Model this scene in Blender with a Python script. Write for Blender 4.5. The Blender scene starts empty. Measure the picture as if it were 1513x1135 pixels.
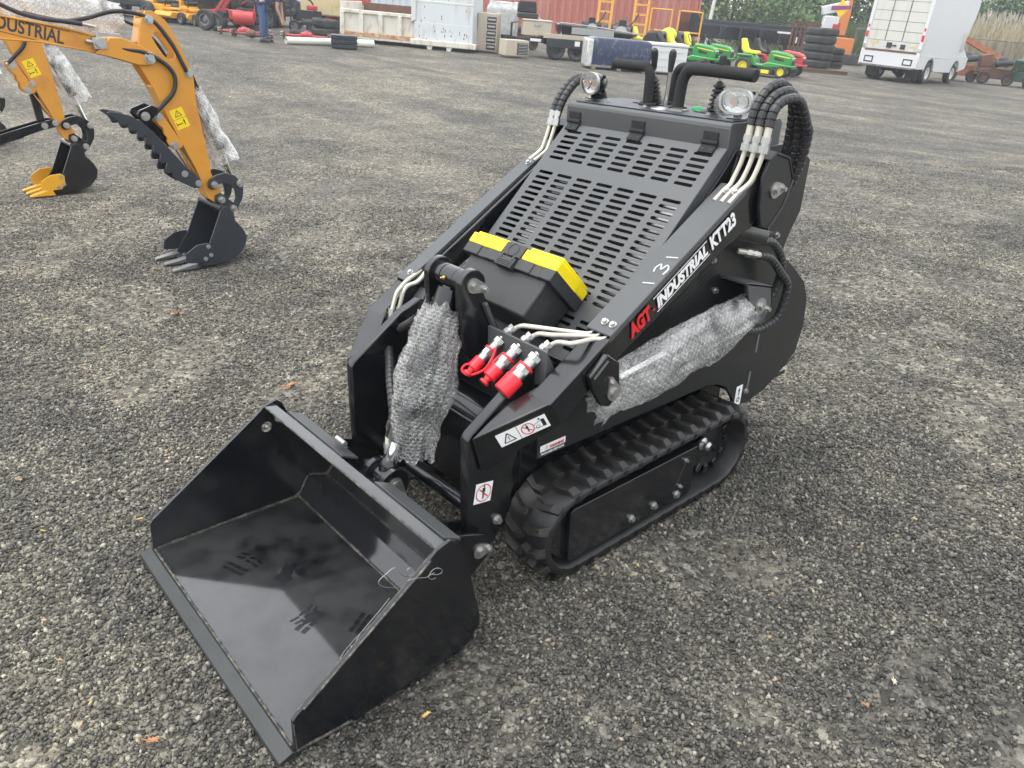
import bpy, bmesh, math, random
import numpy as np
from mathutils import Vector, Matrix, noise as mnoise
random.seed(7)
R = math.radians
S = bpy.context.scene
COL = S.collection
ORG = Vector((0, 0, 0))

# ------------------------------------------------------------------ helpers
class MB:
    """collects shapes, then links them as ONE mesh object"""
    def __init__(s):
        s.v = []; s.f = []; s.m = []; s.sm = []; s.i = 0; s.T = Matrix(); s.marks = []
    def add(s, vs, fs, smooth=False):
        b = len(s.v)
        s.v += [tuple(s.T @ Vector(p)) for p in vs]
        for f in fs:
            s.f.append(tuple(b + i for i in f)); s.m.append(s.i); s.sm.append(smooth)
        return s
    def hexa(s, p):
        return s.add(p, [(0,1,2,3),(7,6,5,4),(0,4,5,1),(1,5,6,2),(2,6,7,3),(3,7,4,0)])
    def box(s, c, d, M=None):
        M = M or Matrix(); c = Vector(c); x, y, z = d[0]/2, d[1]/2, d[2]/2
        q = [(-x,-y,-z),(x,-y,-z),(x,y,-z),(-x,y,-z),(-x,-y,z),(x,-y,z),(x,y,z),(-x,y,z)]
        return s.hexa([c + (M.to_3x3() @ Vector(k)) for k in q])
    def bx(s, x0, x1, y0, y1, z0, z1):
        return s.box(((x0+x1)/2,(y0+y1)/2,(z0+z1)/2), (abs(x1-x0),abs(y1-y0),abs(z1-z0)))
    def bar(s, p, q, w, h, up=(0,0,1)):
        p = Vector(p); q = Vector(q); d = (q-p).normalized(); u = Vector(up)
        a = d.cross(u)
        if a.length < 1e-4: a = d.cross(Vector((1,0,0)))
        a.normalize(); b = a.cross(d).normalized()
        a *= w/2; b *= h/2
        return s.hexa([p-a-b, p+a-b, p+a+b, p-a+b, q-a-b, q+a-b, q+a+b, q-a+b])
    def prism(s, poly, a, b, axis='x'):
        n = len(poly)
        def P(u, v, w):
            return (w,u,v) if axis == 'x' else (u,w,v) if axis == 'y' else (u,v,w)
        vs = [P(u,v,a) for u,v in poly] + [P(u,v,b) for u,v in poly]
        fs = [tuple(range(n)), tuple(range(2*n-1, n-1, -1))]
        fs += [(i,(i+1)%n,n+(i+1)%n,n+i) for i in range(n)]
        return s.add(vs, fs)
    def plate(s, poly, o, u, v, t):
        """poly in (u,v) plane at origin o, thickness t along u x v"""
        o = Vector(o); u = Vector(u); v = Vector(v); w = u.cross(v).normalized()*t
        n = len(poly)
        vs = [o+u*a+v*b for a,b in poly] + [o+u*a+v*b+w for a,b in poly]
        return s.add(vs, [tuple(range(n)), tuple(range(2*n-1,n-1,-1))] + [(i,(i+1)%n,n+(i+1)%n,n+i) for i in range(n)])
    def tube(s, path, r, n=8, closed=False, cap=True, smooth=True):
        P = [Vector(p) for p in path]; m = len(P)
        rr = [r]*m if not isinstance(r, (list, tuple)) else r
        vs = []; nrm = None
        for i in range(m):
            if closed: t = P[(i+1)%m]-P[i-1]
            else: t = P[min(i+1,m-1)]-P[max(i-1,0)]
            t.normalize()
            if nrm is None:
                nrm = t.orthogonal().normalized()
            else:
                nrm = nrm - t*nrm.dot(t)
                if nrm.length < 1e-5: nrm = t.orthogonal()
                nrm.normalize()
            b = t.cross(nrm)
            for k in range(n):
                a = 2*math.pi*k/n
                vs.append(P[i] + (nrm*math.cos(a)+b*math.sin(a))*rr[i])
        fs = []
        for i in range(m if closed else m-1):
            j = (i+1)%m
            for k in range(n):
                fs.append((i*n+k, i*n+(k+1)%n, j*n+(k+1)%n, j*n+k))
        s.add(vs, fs, smooth)
        if cap and not closed:
            s.add(vs[:n], [tuple(range(n-1,-1,-1))]); s.add(vs[-n:], [tuple(range(n))])
        return s
    def cyl(s, p, q, r, n=16, r2=None):
        return s.tube([p, q], [r, r if r2 is None else r2], n, smooth=n > 7)
    def lathe(s, prof, p, ax=(0,0,1), n=20, smooth=True, closed=False):
        """prof list of (radius, height) from p along ax"""
        p = Vector(p); ax = Vector(ax).normalized(); a = ax.orthogonal().normalized(); b = ax.cross(a)
        vs = []; m = len(prof)
        for r, h in prof:
            for k in range(n):
                t = 2*math.pi*k/n
                vs.append(p + ax*h + (a*math.cos(t)+b*math.sin(t))*max(r,1e-5))
        fs = []
        for i in range(m if closed else m-1):
            j = (i+1) % m
            for k in range(n):
                fs.append((i*n+k, i*n+(k+1)%n, j*n+(k+1)%n, j*n+k))
        return s.add(vs, fs, smooth)
    def ell(s, c, r, n=12, m=8, M=None):
        c = Vector(c); M = (M or Matrix()).to_3x3(); vs = []; fs = []
        for i in range(m+1):
            th = math.pi*i/m
            for k in range(n):
                a = 2*math.pi*k/n
                vs.append(c + M @ Vector((r[0]*math.sin(th)*math.cos(a), r[1]*math.sin(th)*math.sin(a), r[2]*math.cos(th))))
        for i in range(m):
            for k in range(n):
                fs.append((i*n+k, i*n+(k+1)%n, (i+1)*n+(k+1)%n, (i+1)*n+k))
        return s.add(vs, fs, True)
    def mark(s): s.marks.append(len(s.v)); return s
    def bolt(s, p, ax, r=.011, h=.009, mk=True):
        if mk: s.mark()
        p = Vector(p); ax = Vector(ax).normalized()
        s.cyl(p, p+ax*h*.35, r*1.35, 14)
        return s.cyl(p+ax*h*.3, p+ax*h*1.2, r*.9, 6)
    def build(s, name, mats, parent=None, bev=0, merge=False, ang=35, solid=0, uv=None, seg=2, off=None):
        o = ORG if off is None else Vector(off)
        me = bpy.data.meshes.new(name)
        me.from_pydata([(a-o.x, b-o.y, c-o.z) for a,b,c in s.v], [], s.f)
        if not isinstance(mats, (list, tuple)): mats = [mats]
        for m in mats: me.materials.append(m)
        me.polygons.foreach_set('material_index', s.m)
        me.polygons.foreach_set('use_smooth', [True]*len(s.f) if bev else s.sm)
        if uv is not None:
            ul = me.uv_layers.new(name='UVMap')
            li = np.empty(len(me.loops), np.int32); me.loops.foreach_get('vertex_index', li)
            ul.data.foreach_set('uv', np.asarray(uv, np.float32)[li].ravel())
        bm = bmesh.new(); bm.from_mesh(me)
        if merge: bmesh.ops.remove_doubles(bm, verts=bm.verts, dist=1e-5)
        bmesh.ops.recalc_face_normals(bm, faces=bm.faces)
        bm.to_mesh(me); bm.free()
        if bev or any(s.sm): me.set_sharp_from_angle(angle=R(ang))
        ob = bpy.data.objects.new(name, me); COL.objects.link(ob)
        if parent: ob.parent = parent
        if solid:
            md = ob.modifiers.new('Solidify', 'SOLIDIFY'); md.thickness = solid; md.offset = 0
        if bev:
            md = ob.modifiers.new('Bevel', 'BEVEL'); md.width = bev; md.segments = seg; md.limit_method = 'ANGLE'; md.angle_limit = R(30)
        return ob

def _each(s, name, mats, parent, **k):
    """one object per marked piece"""
    out = []; mk = s.marks+[len(s.v)]
    for a, b in zip(mk, mk[1:]):
        q = MB(); q.v = s.v[a:b]
        for f, i, sm_ in zip(s.f, s.m, s.sm):
            if a <= f[0] < b: q.f.append(tuple(x-a for x in f)); q.m.append(i); q.sm.append(sm_)
        out.append(q.build(name, mats, parent, **k))
    return out
MB.build_each = _each

def tag(o, label=None, cat=None, group=None, kind=None):
    if label: o['label'] = label
    if cat: o['category'] = cat
    if group: o['group'] = group
    if kind: o['kind'] = kind
    return o
def thing(name, label, cat, loc=(0,0,0), M=None, group=None):
    o = bpy.data.objects.new(name, None); COL.objects.link(o); o.empty_display_size = .2
    if M is not None: o.matrix_world = M
    else: o.location = loc
    return tag(o, label, cat, group)
def copy_tree(o, label=None, M=None, group=None):
    def rec(s, par):
        c = s.copy(); COL.objects.link(c); c.parent = par
        for k in [k for k in bpy.data.objects if k.parent == s and k != c]: rec(k, c)
        return c
    c = rec(o, None)
    if label: c['label'] = label
    if group: c['group'] = group
    if M is not None: c.matrix_world = M
    return c
def arc(c, r, a0, a1, n):
    return [(c[0]+r*math.cos(R(a0+(a1-a0)*i/n)), c[1]+r*math.sin(R(a0+(a1-a0)*i/n))) for i in range(n+1)]
def spline(pts, k=8):
    P = [Vector(p) for p in pts]; out = []
    for i in range(len(P)-1):
        a = P[max(i-1,0)]; b = P[i]; c = P[i+1]; d = P[min(i+2,len(P)-1)]
        for j in range(k):
            t = j/k
            out.append(.5*((2*b)+(c-a)*t+(2*a-5*b+4*c-d)*t*t+(3*b-a-3*c+d)*t**3))
    return out + [P[-1]]
def text_obj(name, s, size, o, u, v, mat, parent, bold=0, shear=0, width=None, t=.0008, sx=1):
    """flat lettering standing a hair proud of the surface it is printed on"""
    cu = bpy.data.curves.new(name, 'FONT'); cu.body = s; cu.size = size; cu.shear = shear; cu.offset = bold; cu.extrude = t/2
    tmp = bpy.data.objects.new('tmp', cu); COL.objects.link(tmp)
    bpy.context.view_layer.update()
    me = bpy.data.meshes.new_from_object(tmp.evaluated_get(bpy.context.evaluated_depsgraph_get()))
    bpy.data.objects.remove(tmp); bpy.data.curves.remove(cu)
    u = Vector(u).normalized(); v = Vector(v).normalized(); w = u.cross(v)
    xs = [p.co.x for p in me.vertices]; x0, x1 = min(xs), max(xs)
    k = (width/(x1-x0)) if width else sx
    o = Vector(o) - ORG
    for p in me.vertices:
        c = p.co.copy(); p.co = o + u*((c.x-x0)*k) + v*c.y + w*(c.z+t/2)
    me.materials.clear(); me.materials.append(mat)
    ob = bpy.data.objects.new(name, me); COL.objects.link(ob); ob.parent = parent
    return ob

# ------------------------------------------------------------------ materials
def nt(name):
    m = bpy.data.materials.new(name); m.use_nodes = True
    t = m.node_tree; b = t.nodes['Principled BSDF']
    return m, t, b
def N(t, typ, **kw):
    n = t.nodes.new(typ)
    for k, v in kw.items():
        if k[0] == 'i' and k[1:].isdigit(): n.inputs[int(k[1:])].default_value = v
        elif k in n.inputs.keys() and not hasattr(n, k): n.inputs[k].default_value = v
        else: setattr(n, k, v)
    return n
def mixc(t, fac, a, b, blend='MIX'):
    n = t.nodes.new('ShaderNodeMix'); n.data_type = 'RGBA'; n.blend_type = blend
    for sock, val in ((n.inputs[0], fac), (n.inputs[6], a), (n.inputs[7], b)):
        if hasattr(val, 'is_output'): t.links.new(val, sock)
        else: sock.default_value = val if not isinstance(val, tuple) else (*val[:3], 1)
    return n.outputs[2]
def ramp(t, src, stops):
    n = t.nodes.new('ShaderNodeValToRGB'); e = n.color_ramp.elements
    while len(e) < len(stops): e.new(.5)
    for k, (p, c) in zip(e, stops):
        k.position = p; k.color = (*c, 1) if isinstance(c, tuple) else (c, c, c, 1)
    t.links.new(src, n.inputs[0]); return n.outputs[0]
def noise_tex(t, co, scale, detail=4, rough=.55, dist=0):
    n = N(t, 'ShaderNodeTexNoise'); n.inputs['Scale'].default_value = scale; n.inputs['Detail'].default_value = detail
    n.inputs['Roughness'].default_value = rough; n.inputs['Distortion'].default_value = dist
    t.links.new(co, n.inputs['Vector']); return n.outputs['Fac']
def mat(name, col, rough=.5, metal=0, coat=0, var=.12, vs=6, dirt=None, dirt_amt=.5, ds=5, bump=0, bs=150, rv=.08, stretch=None, trans=0, settle=False):
    m, t, b = nt(name)
    co = N(t, 'ShaderNodeTexCoord').outputs['Object']
    if stretch:
        mp = N(t, 'ShaderNodeMapping'); mp.inputs['Scale'].default_value = stretch; t.links.new(co, mp.inputs['Vector']); co = mp.outputs[0]
    n1 = noise_tex(t, co, vs, 5)
    c = mixc(t, n1, tuple(x*(1-var) for x in col), tuple(min(1, x*(1+var)) for x in col))
    if dirt:
        n2 = noise_tex(t, co, ds, 8, .65)
        f = ramp(t, n2, [(1-dirt_amt-.12, 0.0), (1-dirt_amt+.12, 1.0)])
        if settle:
            sp_ = N(t, 'ShaderNodeSeparateXYZ'); t.links.new(N(t, 'ShaderNodeNewGeometry').outputs['True Normal'], sp_.inputs[0]); up_ = ramp(t, sp_.outputs[2], [(.75,0.0),(.95,1.0)])
            mu = N(t, 'ShaderNodeMath', operation='MULTIPLY'); t.links.new(f, mu.inputs[0]); t.links.new(up_, mu.inputs[1]); f = mu.outputs[0]
        c = mixc(t, f, c, dirt)
    t.links.new(c, b.inputs['Base Color'])
    n3 = noise_tex(t, co, vs*3, 6)
    r = N(t, 'ShaderNodeMapRange'); r.inputs['To Min'].default_value = max(.02, rough-rv); r.inputs['To Max'].default_value = min(1, rough+rv)
    t.links.new(n3, r.inputs[0]); t.links.new(r.outputs[0], b.inputs['Roughness'])
    b.inputs['Metallic'].default_value = metal; b.inputs['Coat Weight'].default_value = coat; b.inputs['Coat Roughness'].default_value = .07
    b.inputs['Transmission Weight'].default_value = trans
    if bump:
        n4 = noise_tex(t, co, bs, 3)
        bp = N(t, 'ShaderNodeBump'); bp.inputs['Strength'].default_value = bump; bp.inputs['Distance'].default_value = .002
        t.links.new(n4, bp.inputs['Height']); t.links.new(bp.outputs[0], b.inputs['Normal'])
    return m

K = {}
K['black'] = mat('black gloss paint', (.0050,.0058,.0075), .20, coat=.4, var=.25, dirt=(.026,.025,.023), dirt_amt=.37, ds=7, bump=.05, bs=60)
K['satin'] = mat('black satin paint', (.066,.070,.073), .38, var=.12, dirt=(.06,.058,.054), dirt_amt=.3, ds=12, bump=.08, bs=500)
K['bucketfloor'] = mat('dusty black paint', (.0045,.0052,.0065), .09, coat=1.0, var=.3, dirt=(.026,.0265,.0265), dirt_amt=.55, ds=9, bump=.006, bs=40, rv=.025, settle=True)
K['edge'] = mat('worn dark steel', (.030,.033,.033), .34, metal=.2, var=.25, dirt=(.018,.024,.019), dirt_amt=.42, ds=8)
K['weld'] = mat('weld bead', (.030,.029,.028), .38, var=.6, dirt=(.20,.175,.14), dirt_amt=.43, ds=40, bump=.6, bs=300)
K['zinc'] = mat('zinc plated steel', (.46,.46,.44), .36, metal=.85, var=.2, vs=60)
K['tube'] = mat('bare steel tube', (.56,.53,.45), .38, metal=.4, var=.08, vs=30)
K['chrome'] = mat('chromed rod', (.75,.75,.74), .12, metal=1, var=.03)
K['rubber'] = mat('black rubber', (.018,.018,.019), .55, var=.2, bump=.15, bs=200, dirt=(.045,.042,.038), dirt_amt=.33, ds=10)
K['track'] = mat('track rubber', (.013,.013,.014), .46, var=.3, dirt=(.038,.033,.027), dirt_amt=.34, ds=14, bump=.3, bs=120)
K['panel'] = mat('black semi gloss panel', (.011,.012,.0135), .33, coat=.15, var=.15, dirt=(.045,.044,.042), dirt_amt=.3, ds=7, bump=.05, bs=80)
K['lug'] = mat('dusty track rubber', (.017,.0165,.016), .55, var=.3, dirt=(.072,.060,.048), dirt_amt=.37, ds=16, bump=.35, bs=120)
K['foam'] = mat('foam grip', (.016,.016,.017), .85, var=.2, bump=.4, bs=700)
K['hose'] = mat('spiral guard plastic', (.022,.022,.023), .42, var=.2, dirt=(.05,.05,.048), dirt_amt=.33, ds=20)
K['red'] = mat('red plastic cap', (.72,.022,.035), .38, var=.08)
K['white'] = mat('white vinyl', (.80,.80,.79), .4, var=.03)
K['ink'] = mat('black ink', (.012,.012,.012), .5)
K['redink'] = mat('red ink', (.55,.02,.03), .45)
K['logored'] = mat('red vinyl', (.62,.015,.02), .4, var=.05)
K['yplast'] = mat('yellow plastic', (.90,.70,.004), .42, var=.05, vs=20)
K['gplast'] = mat('dark grey plastic', (.028,.029,.030), .5, var=.1, bump=.3, bs=900, dirt=(.055,.055,.053), dirt_amt=.33, ds=10)
K['orange'] = mat('orange machine paint', (.60,.265,.030), .36, coat=.12, var=.10, vs=3, dirt=(.46,.19,.035), dirt_amt=.36, ds=5, bump=.05, bs=70)
K['oyel'] = mat('yellow tooth paint', (.72,.36,.015), .38, var=.1)
K['greyblk'] = mat('dark grey machine paint', (.024,.028,.034), .42, var=.1, dirt=(.05,.05,.05), dirt_amt=.3, ds=10)
K['dsteel'] = mat('grey steel', (.20,.20,.20), .4, metal=.5, var=.2, dirt=(.08,.07,.06), dirt_amt=.4)
K['decaly'] = mat('yellow decal', (.85,.60,.01), .4, var=.04)
K['lens'] = mat('lamp reflector', (.62,.62,.62), .18, metal=1, var=.05)
K['brass'] = mat('brass nipple', (.72,.50,.15), .3, metal=1)
def glass_mat():
    m, t, b = nt('clear lens'); b.inputs['Base Color'].default_value = (.95,.97,.97,1); b.inputs['Roughness'].default_value = .04
    b.inputs['Transmission Weight'].default_value = .92; b.inputs['IOR'].default_value = 1.35
    co = N(t, 'ShaderNodeTexCoord').outputs['Object']; n = noise_tex(t, co, 60, 2)
    bp = N(t, 'ShaderNodeBump'); bp.inputs['Strength'].default_value = .2; t.links.new(n, bp.inputs['Height']); t.links.new(bp.outputs[0], b.inputs['Normal'])
    return m
K['glass'] = glass_mat()

def bubble_mat(name, milky=.25, cell=.0115, tint=(.50,.50,.48), ringa=.36, base=.03):
    """clear bubble film: hexagonal lattice of domes in metres of uv"""
    m, t, b = nt(name); L = t.links.new
    uv = N(t, 'ShaderNodeUVMap').outputs[0]
    def lattice(off):
        ad = N(t, 'ShaderNodeVectorMath', operation='ADD'); L(uv, ad.inputs[0]); ad.inputs[1].default_value = off
        dv = N(t, 'ShaderNodeVectorMath', operation='DIVIDE'); L(ad.outputs[0], dv.inputs[0]); dv.inputs[1].default_value = (cell, cell*1.732, 1)
        fr = N(t, 'ShaderNodeVectorMath', operation='FRACTION'); L(dv.outputs[0], fr.inputs[0])
        sb = N(t, 'ShaderNodeVectorMath', operation='SUBTRACT'); L(fr.outputs[0], sb.inputs[0]); sb.inputs[1].default_value = (.5,.5,0)
        ml = N(t, 'ShaderNodeVectorMath', operation='MULTIPLY'); L(sb.outputs[0], ml.inputs[0]); ml.inputs[1].default_value = (1,1.732,0)
        ln = N(t, 'ShaderNodeVectorMath', operation='LENGTH'); L(ml.outputs[0], ln.inputs[0]); return ln.outputs['Value']
    mn = N(t, 'ShaderNodeMath', operation='MINIMUM'); L(lattice((0,0,0)), mn.inputs[0]); L(lattice((cell/2, cell*.866, 0)), mn.inputs[1])
    d = mn.outputs[0]
    dome = ramp(t, d, [(0.0,1.0),(.28,.85),(.42,.35),(.47,.0)])
    ring = ramp(t, d, [(.0,.55),(.10,.05),(.27,0.0),(.38,1.0),(.45,.85),(.50,.10)])
    co = N(t, 'ShaderNodeTexCoord').outputs['Object']
    cr = noise_tex(t, co, 26, 6, .7, 1.2); crr = ramp(t, cr, [(.44,0.0),(.50,1.0),(.54,1.0),(.62,0.0)])
    mk = noise_tex(t, co, 9, 3); mkr = ramp(t, mk, [(.42,0.0),(.68,1.0)])
    bp = N(t, 'ShaderNodeBump'); bp.inputs['Strength'].default_value = .9; bp.inputs['Distance'].default_value = .004
    L(dome, bp.inputs['Height'])
    bp2 = N(t, 'ShaderNodeBump'); bp2.inputs['Strength'].default_value = .25; bp2.inputs['Distance'].default_value = .006
    L(cr, bp2.inputs['Height']); L(bp.outputs[0], bp2.inputs['Normal'])
    b.inputs['Base Color'].default_value = (*tint,1); b.inputs['Roughness'].default_value = .10; b.inputs['Specular IOR Level'].default_value = .9
    L(bp2.outputs[0], b.inputs['Normal'])
    a1 = N(t, 'ShaderNodeMath', operation='MULTIPLY'); L(ring, a1.inputs[0]); a1.inputs[1].default_value = ringa
    a2 = N(t, 'ShaderNodeMath', operation='MULTIPLY_ADD'); L(crr, a2.inputs[0]); a2.inputs[1].default_value = .12; L(a1.outputs[0], a2.inputs[2])
    a3 = N(t, 'ShaderNodeMath', operation='MULTIPLY_ADD'); L(mkr, a3.inputs[0]); a3.inputs[1].default_value = milky; L(a2.outputs[0], a3.inputs[2])
    a4 = N(t, 'ShaderNodeMath', operation='ADD'); L(a3.outputs[0], a4.inputs[0]); a4.inputs[1].default_value = base+milky*.35; a4.use_clamp = True
    pt = noise_tex(t, co, 6.5, 3, .55, .8); a5 = N(t, 'ShaderNodeMath', operation='MULTIPLY'); L(a4.outputs[0], a5.inputs[0]); L(ramp(t, pt, [(.36,.30),(.52,1.0),(.68,1.0)]), a5.inputs[1]); a4 = a5
    tr = N(t, 'ShaderNodeBsdfTransparent'); mx = N(t, 'ShaderNodeMixShader')
    L(a4.outputs[0], mx.inputs[0]); L(tr.outputs[0], mx.inputs[1]); L(b.outputs[0], mx.inputs[2])
    L(mx.outputs[0], t.nodes['Material Output'].inputs[0])
    return m
K['bubble'] = bubble_mat('bubble wrap film', .30, .0125, (.62,.62,.60))
K['clearbubble'] = bubble_mat('clear bubble wrap film', .20, .0125, (.60,.60,.58), .30, .01)
K['bubble2'] = bubble_mat('dense bubble wrap film', .58, .016, (.78,.77,.74))

def wrap(path, rad, twist, seed, amp=.2, nu=72, k=14, flare=0, ragged=.02, frame=None):
    """crumpled film sleeve round a path: rad = list of (ra, rb) per control point; returns MB and uv"""
    P = spline([Vector(p) for p in path], k); m = len(P)
    RA = spline([(a,b,0) for a,b in rad], k)
    mb = MB(); uv = []; vs = []; s = 0
    ref = Vector(frame or (1,0,0))
    for i in range(m):
        t = (P[min(i+1,m-1)]-P[max(i-1,0)]).normalized()
        a = (ref - t*ref.dot(t)).normalized(); b = t.cross(a)
        if i: s += (P[i]-P[i-1]).length
        for j in range(nu+1):
            th = 2*math.pi*j/nu
            q = Vector((math.cos(th)*1.7, math.sin(th)*1.7, s*9+seed*3.1))
            n1 = mnoise.noise(q); n2 = abs(mnoise.noise(q*2.3+Vector((5,1,seed)))); n3 = abs(mnoise.noise(q*5.1))
            n4 = abs(mnoise.noise(Vector((math.cos(th)*4, math.sin(th)*4, s*5+seed*1.7+th*1.2))))
            f = 1 + amp*(n1*.8 - n2*.55 - n3*.16 - n4*1.0 + .5)
            if flare and (i > m-6): f *= 1 + flare*(i-(m-6))/6
            e = 0
            if i == 0 or i == m-1: e = ragged*mnoise.noise(Vector((th*2.2, seed, i)))*1.6
            vs.append(P[i] + t*e + a*math.cos(th)*RA[i].x*f + b*math.sin(th)*RA[i].y*f)
            uv.append((th*.5*(rad[0][0]+rad[0][1])*.9, s))
    fs = [(i*(nu+1)+j, i*(nu+1)+j+1, (i+1)*(nu+1)+j+1, (i+1)*(nu+1)+j) for i in range(m-1) for j in range(nu)]
    mb.add(vs, fs, True)
    return mb, uv

# ------------------------------------------------------------------ camera and yard frame
CAM = Vector((1.7404881, -.4132099, 1.6118974)); YAW, PITCH, ROLL, FPX = -.83826568, .45312468, -.03093984, 1117.295
fw = Vector((math.sin(YAW)*math.cos(PITCH), math.cos(YAW)*math.cos(PITCH), -math.sin(PITCH)))
r0 = Vector((math.cos(YAW), -math.sin(YAW), 0)); d0 = fw.cross(r0)
rt = r0*math.cos(ROLL)+d0*math.sin(ROLL); dn = -r0*math.sin(ROLL)+d0*math.cos(ROLL)
cd = bpy.data.cameras.new('camera'); cd.sensor_width = 36; cd.lens = FPX/1513*36; cd.clip_end = 3000; cd.clip_start = .02
cam = bpy.data.objects.new('camera', cd); COL.objects.link(cam); S.camera = cam
cam.matrix_world = Matrix(((rt.x,-dn.x,-fw.x,CAM.x),(rt.y,-dn.y,-fw.y,CAM.y),(rt.z,-dn.z,-fw.z,CAM.z),(0,0,0,1)))
YD = Vector((-.7434844,.6687533,0)); YR = Vector((.6687533,.7434844,0))      # yard axes: away from / across the view
def sm(t):
    t = min(max(t,0),1); return t*t*(3-2*t)
def hz(x, y):
    """the yard is not level: it rises gently to the left and away"""
    v = Vector((x-CAM.x, y-CAM.y, 0)); d = v.dot(YD); l = v.dot(YR)
    d2 = min(d, 60); l2 = max(min(l, 60), -60)
    return sm((d-8)/10)*(-.052*l2+.017*d2)
def P(l, d, head=0, dz=0, tilt=True):
    """matrix of a spot in the yard: local x across the view, y away, z up, turned by head degrees"""
    w = Vector((CAM.x, CAM.y, 0)) + YD*d + YR*l
    z = hz(w.x, w.y); e = .5
    n = Vector((-(hz(w.x+e,w.y)-hz(w.x-e,w.y))/(2*e), -(hz(w.x,w.y+e)-hz(w.x,w.y-e))/(2*e), 1)).normalized() if tilt else Vector((0,0,1))
    a = R(head); x = YR*math.cos(a)+YD*math.sin(a); x = (x-n*x.dot(n)).normalized(); y = n.cross(x)
    return Matrix(((x.x,y.x,n.x,w.x),(x.y,y.y,n.y,w.y),(x.z,y.z,n.z,z+dz),(0,0,0,1)))
EXPO, HAZE = 0.80, 0.0019
# ================================================================== mini skid steer
ORG = Vector((0, 1.25, 0))
L = thing('mini_skid_steer', 'black tracked stand-on mini skid steer with front bucket and slotted hood, parked on gravel', 'mini loader', ORG)
BL, SA, ZN, TB, WH = K['black'], K['satin'], K['zinc'], K['tube'], K['white']
def sx2(s, a, b): return (min(s*a, s*b), max(s*a, s*b))

# ---- bucket -------------------------------------------------------
m = MB()
prof = [(.045,.020),(.30,.013),(.555,.010),(.600,.080),(.474,.392),(.470,.404),(.508,.405)]
th = .007
back = [(p[0]+.004, p[1]-th) if i < 3 else (p[0]+th, p[1]-.003) for i, p in enumerate(prof)]
back[5] = (.478,.397); back[6] = (.508,.397)
m.prism(prof + back[::-1], -.486, .486)
bucket = m.build('bucket', K['bucketfloor'], L, bev=.0015)
sp = [(.045,.022),(.050,.115),(.062,.128),(.440,.380),(.470,.404),(.515,.416),(.534,.400),(.578,.276),(.612,.112),(.611,.080),(.578,.036),(.540,.016),(.267,.006),(.121,.006)]
for s in (-1, 1):
    m = MB(); a, b = sx2(s, .486, .497)
    if s > 0: m.prism(sp, a, b)
    else:                                       # the far plate carries a drilled hole
        c, r = (.470,.327), .019
        m.prism([(.3605,.327),(.440,.380),(.470,.404),(.515,.416),(.534,.400),(.560,.327)] + arc(c, r, 0, 180, 12), a, b)
        m.prism([(.560,.327),(.578,.276),(.612,.112),(.611,.080),(.578,.036),(.540,.016),(.267,.006),(.121,.006),(.045,.022),(.050,.115),(.062,.128),(.3605,.327)] + arc(c, r, 180, 360, 12), a, b)
        m.build('side_plate', BL, bucket); continue
    m.build('side_plate', BL, bucket, bev=.0018)
m = MB(); m.prism([(0,.006),(.004,.013),(.038,.0245),(.047,.0205),(.047,.004)], -.5, .5)
m.build('cutting_edge', K['edge'], bucket, bev=.0015)
m = MB()
def bead(p, q, r=.0045, n=None):
    p = Vector(p); q = Vector(q); n = n or int((q-p).length/.006)
    pts = []; rr = []
    for i in range(n+1):
        j = mnoise.noise(Vector((i*.9, p.x*7, q.y*5)))
        pts.append(p+(q-p)*i/n + Vector((0, j*.001, j*.0012))); rr.append(r*(.72+.35*abs(math.sin(i*1.3))+.5*max(0, j)))
    m.tube(pts, rr, 6)
bead((-.48,.047,.0215),(.48,.047,.0215), .004)
bead((-.482,.554,.012),(.482,.554,.012), .004)
for s in (-1, 1):
    bead((s*.483,.055,.0205),(s*.483,.555,.012), .005); bead((s*.483,.555,.012),(s*.483,.597,.081), .004)
bead((.4865,.46,.392),(.4865,.07,.131), .002); bead((.499,.45,.384),(.499,.08,.138), .003); bead((.499,.05,.11),(.499,.05,.03), .002)
bead((-.48,.470,.405),(.48,.470,.405), .0028); bead((.4975,.05,.018),(.4975,.20,.008), .004)
m.build('weld_bead', K['weld'], bucket)
# boot prints pressed in the dust of the floor
m = MB()
def fz(y): return (.020-.007*(y-.045)/.255 if y < .3 else .013-.003*(y-.3)/.255) + .0004
def bprint(x, y, a, sc, blocks):
    m.mark()
    ca, sa = math.cos(R(a)), math.sin(R(a))
    for (u, v, w, h, k) in blocks:
        q = [(u-w,v-h),(u+w,v-h+k),(u+w,v+h+k),(u-w,v+h)]
        pts = [(x+(p*ca-r_*sa)*sc, y+(p*sa+r_*ca)*sc) for p, r_ in q]
        m.add([(px,py,fz(py)) for px,py in pts], [(0,1,2,3)])
heel = [(-.5+.0,-.6,.16,.09,.0),(-.12,-.6,.16,.09,0),(.26,-.6,.16,.09,0),(-.5,-.32,.16,.09,0),(-.12,-.32,.16,.09,0),(.26,-.32,.16,.09,0)]
toe = [(-.5,.15,.2,.06,.10),(-.05,.17,.14,.06,0),(.36,.2,.2,.06,-.10),(-.5,.42,.2,.06,.1),(-.05,.44,.14,.06,0),(.36,.46,.2,.06,-.1),(-.4,.72,.16,.06,.1),(0,.76,.13,.06,0),(.3,.74,.14,.06,-.1)]
bprint(-.235,.245,20,.075,heel+toe[:6]); bprint(.165,.285,-68,.085,heel); bprint(.255,.40,-60,.075,heel+toe)
bprint(.07,.27,-70,.07,toe)
m.mark()
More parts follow.
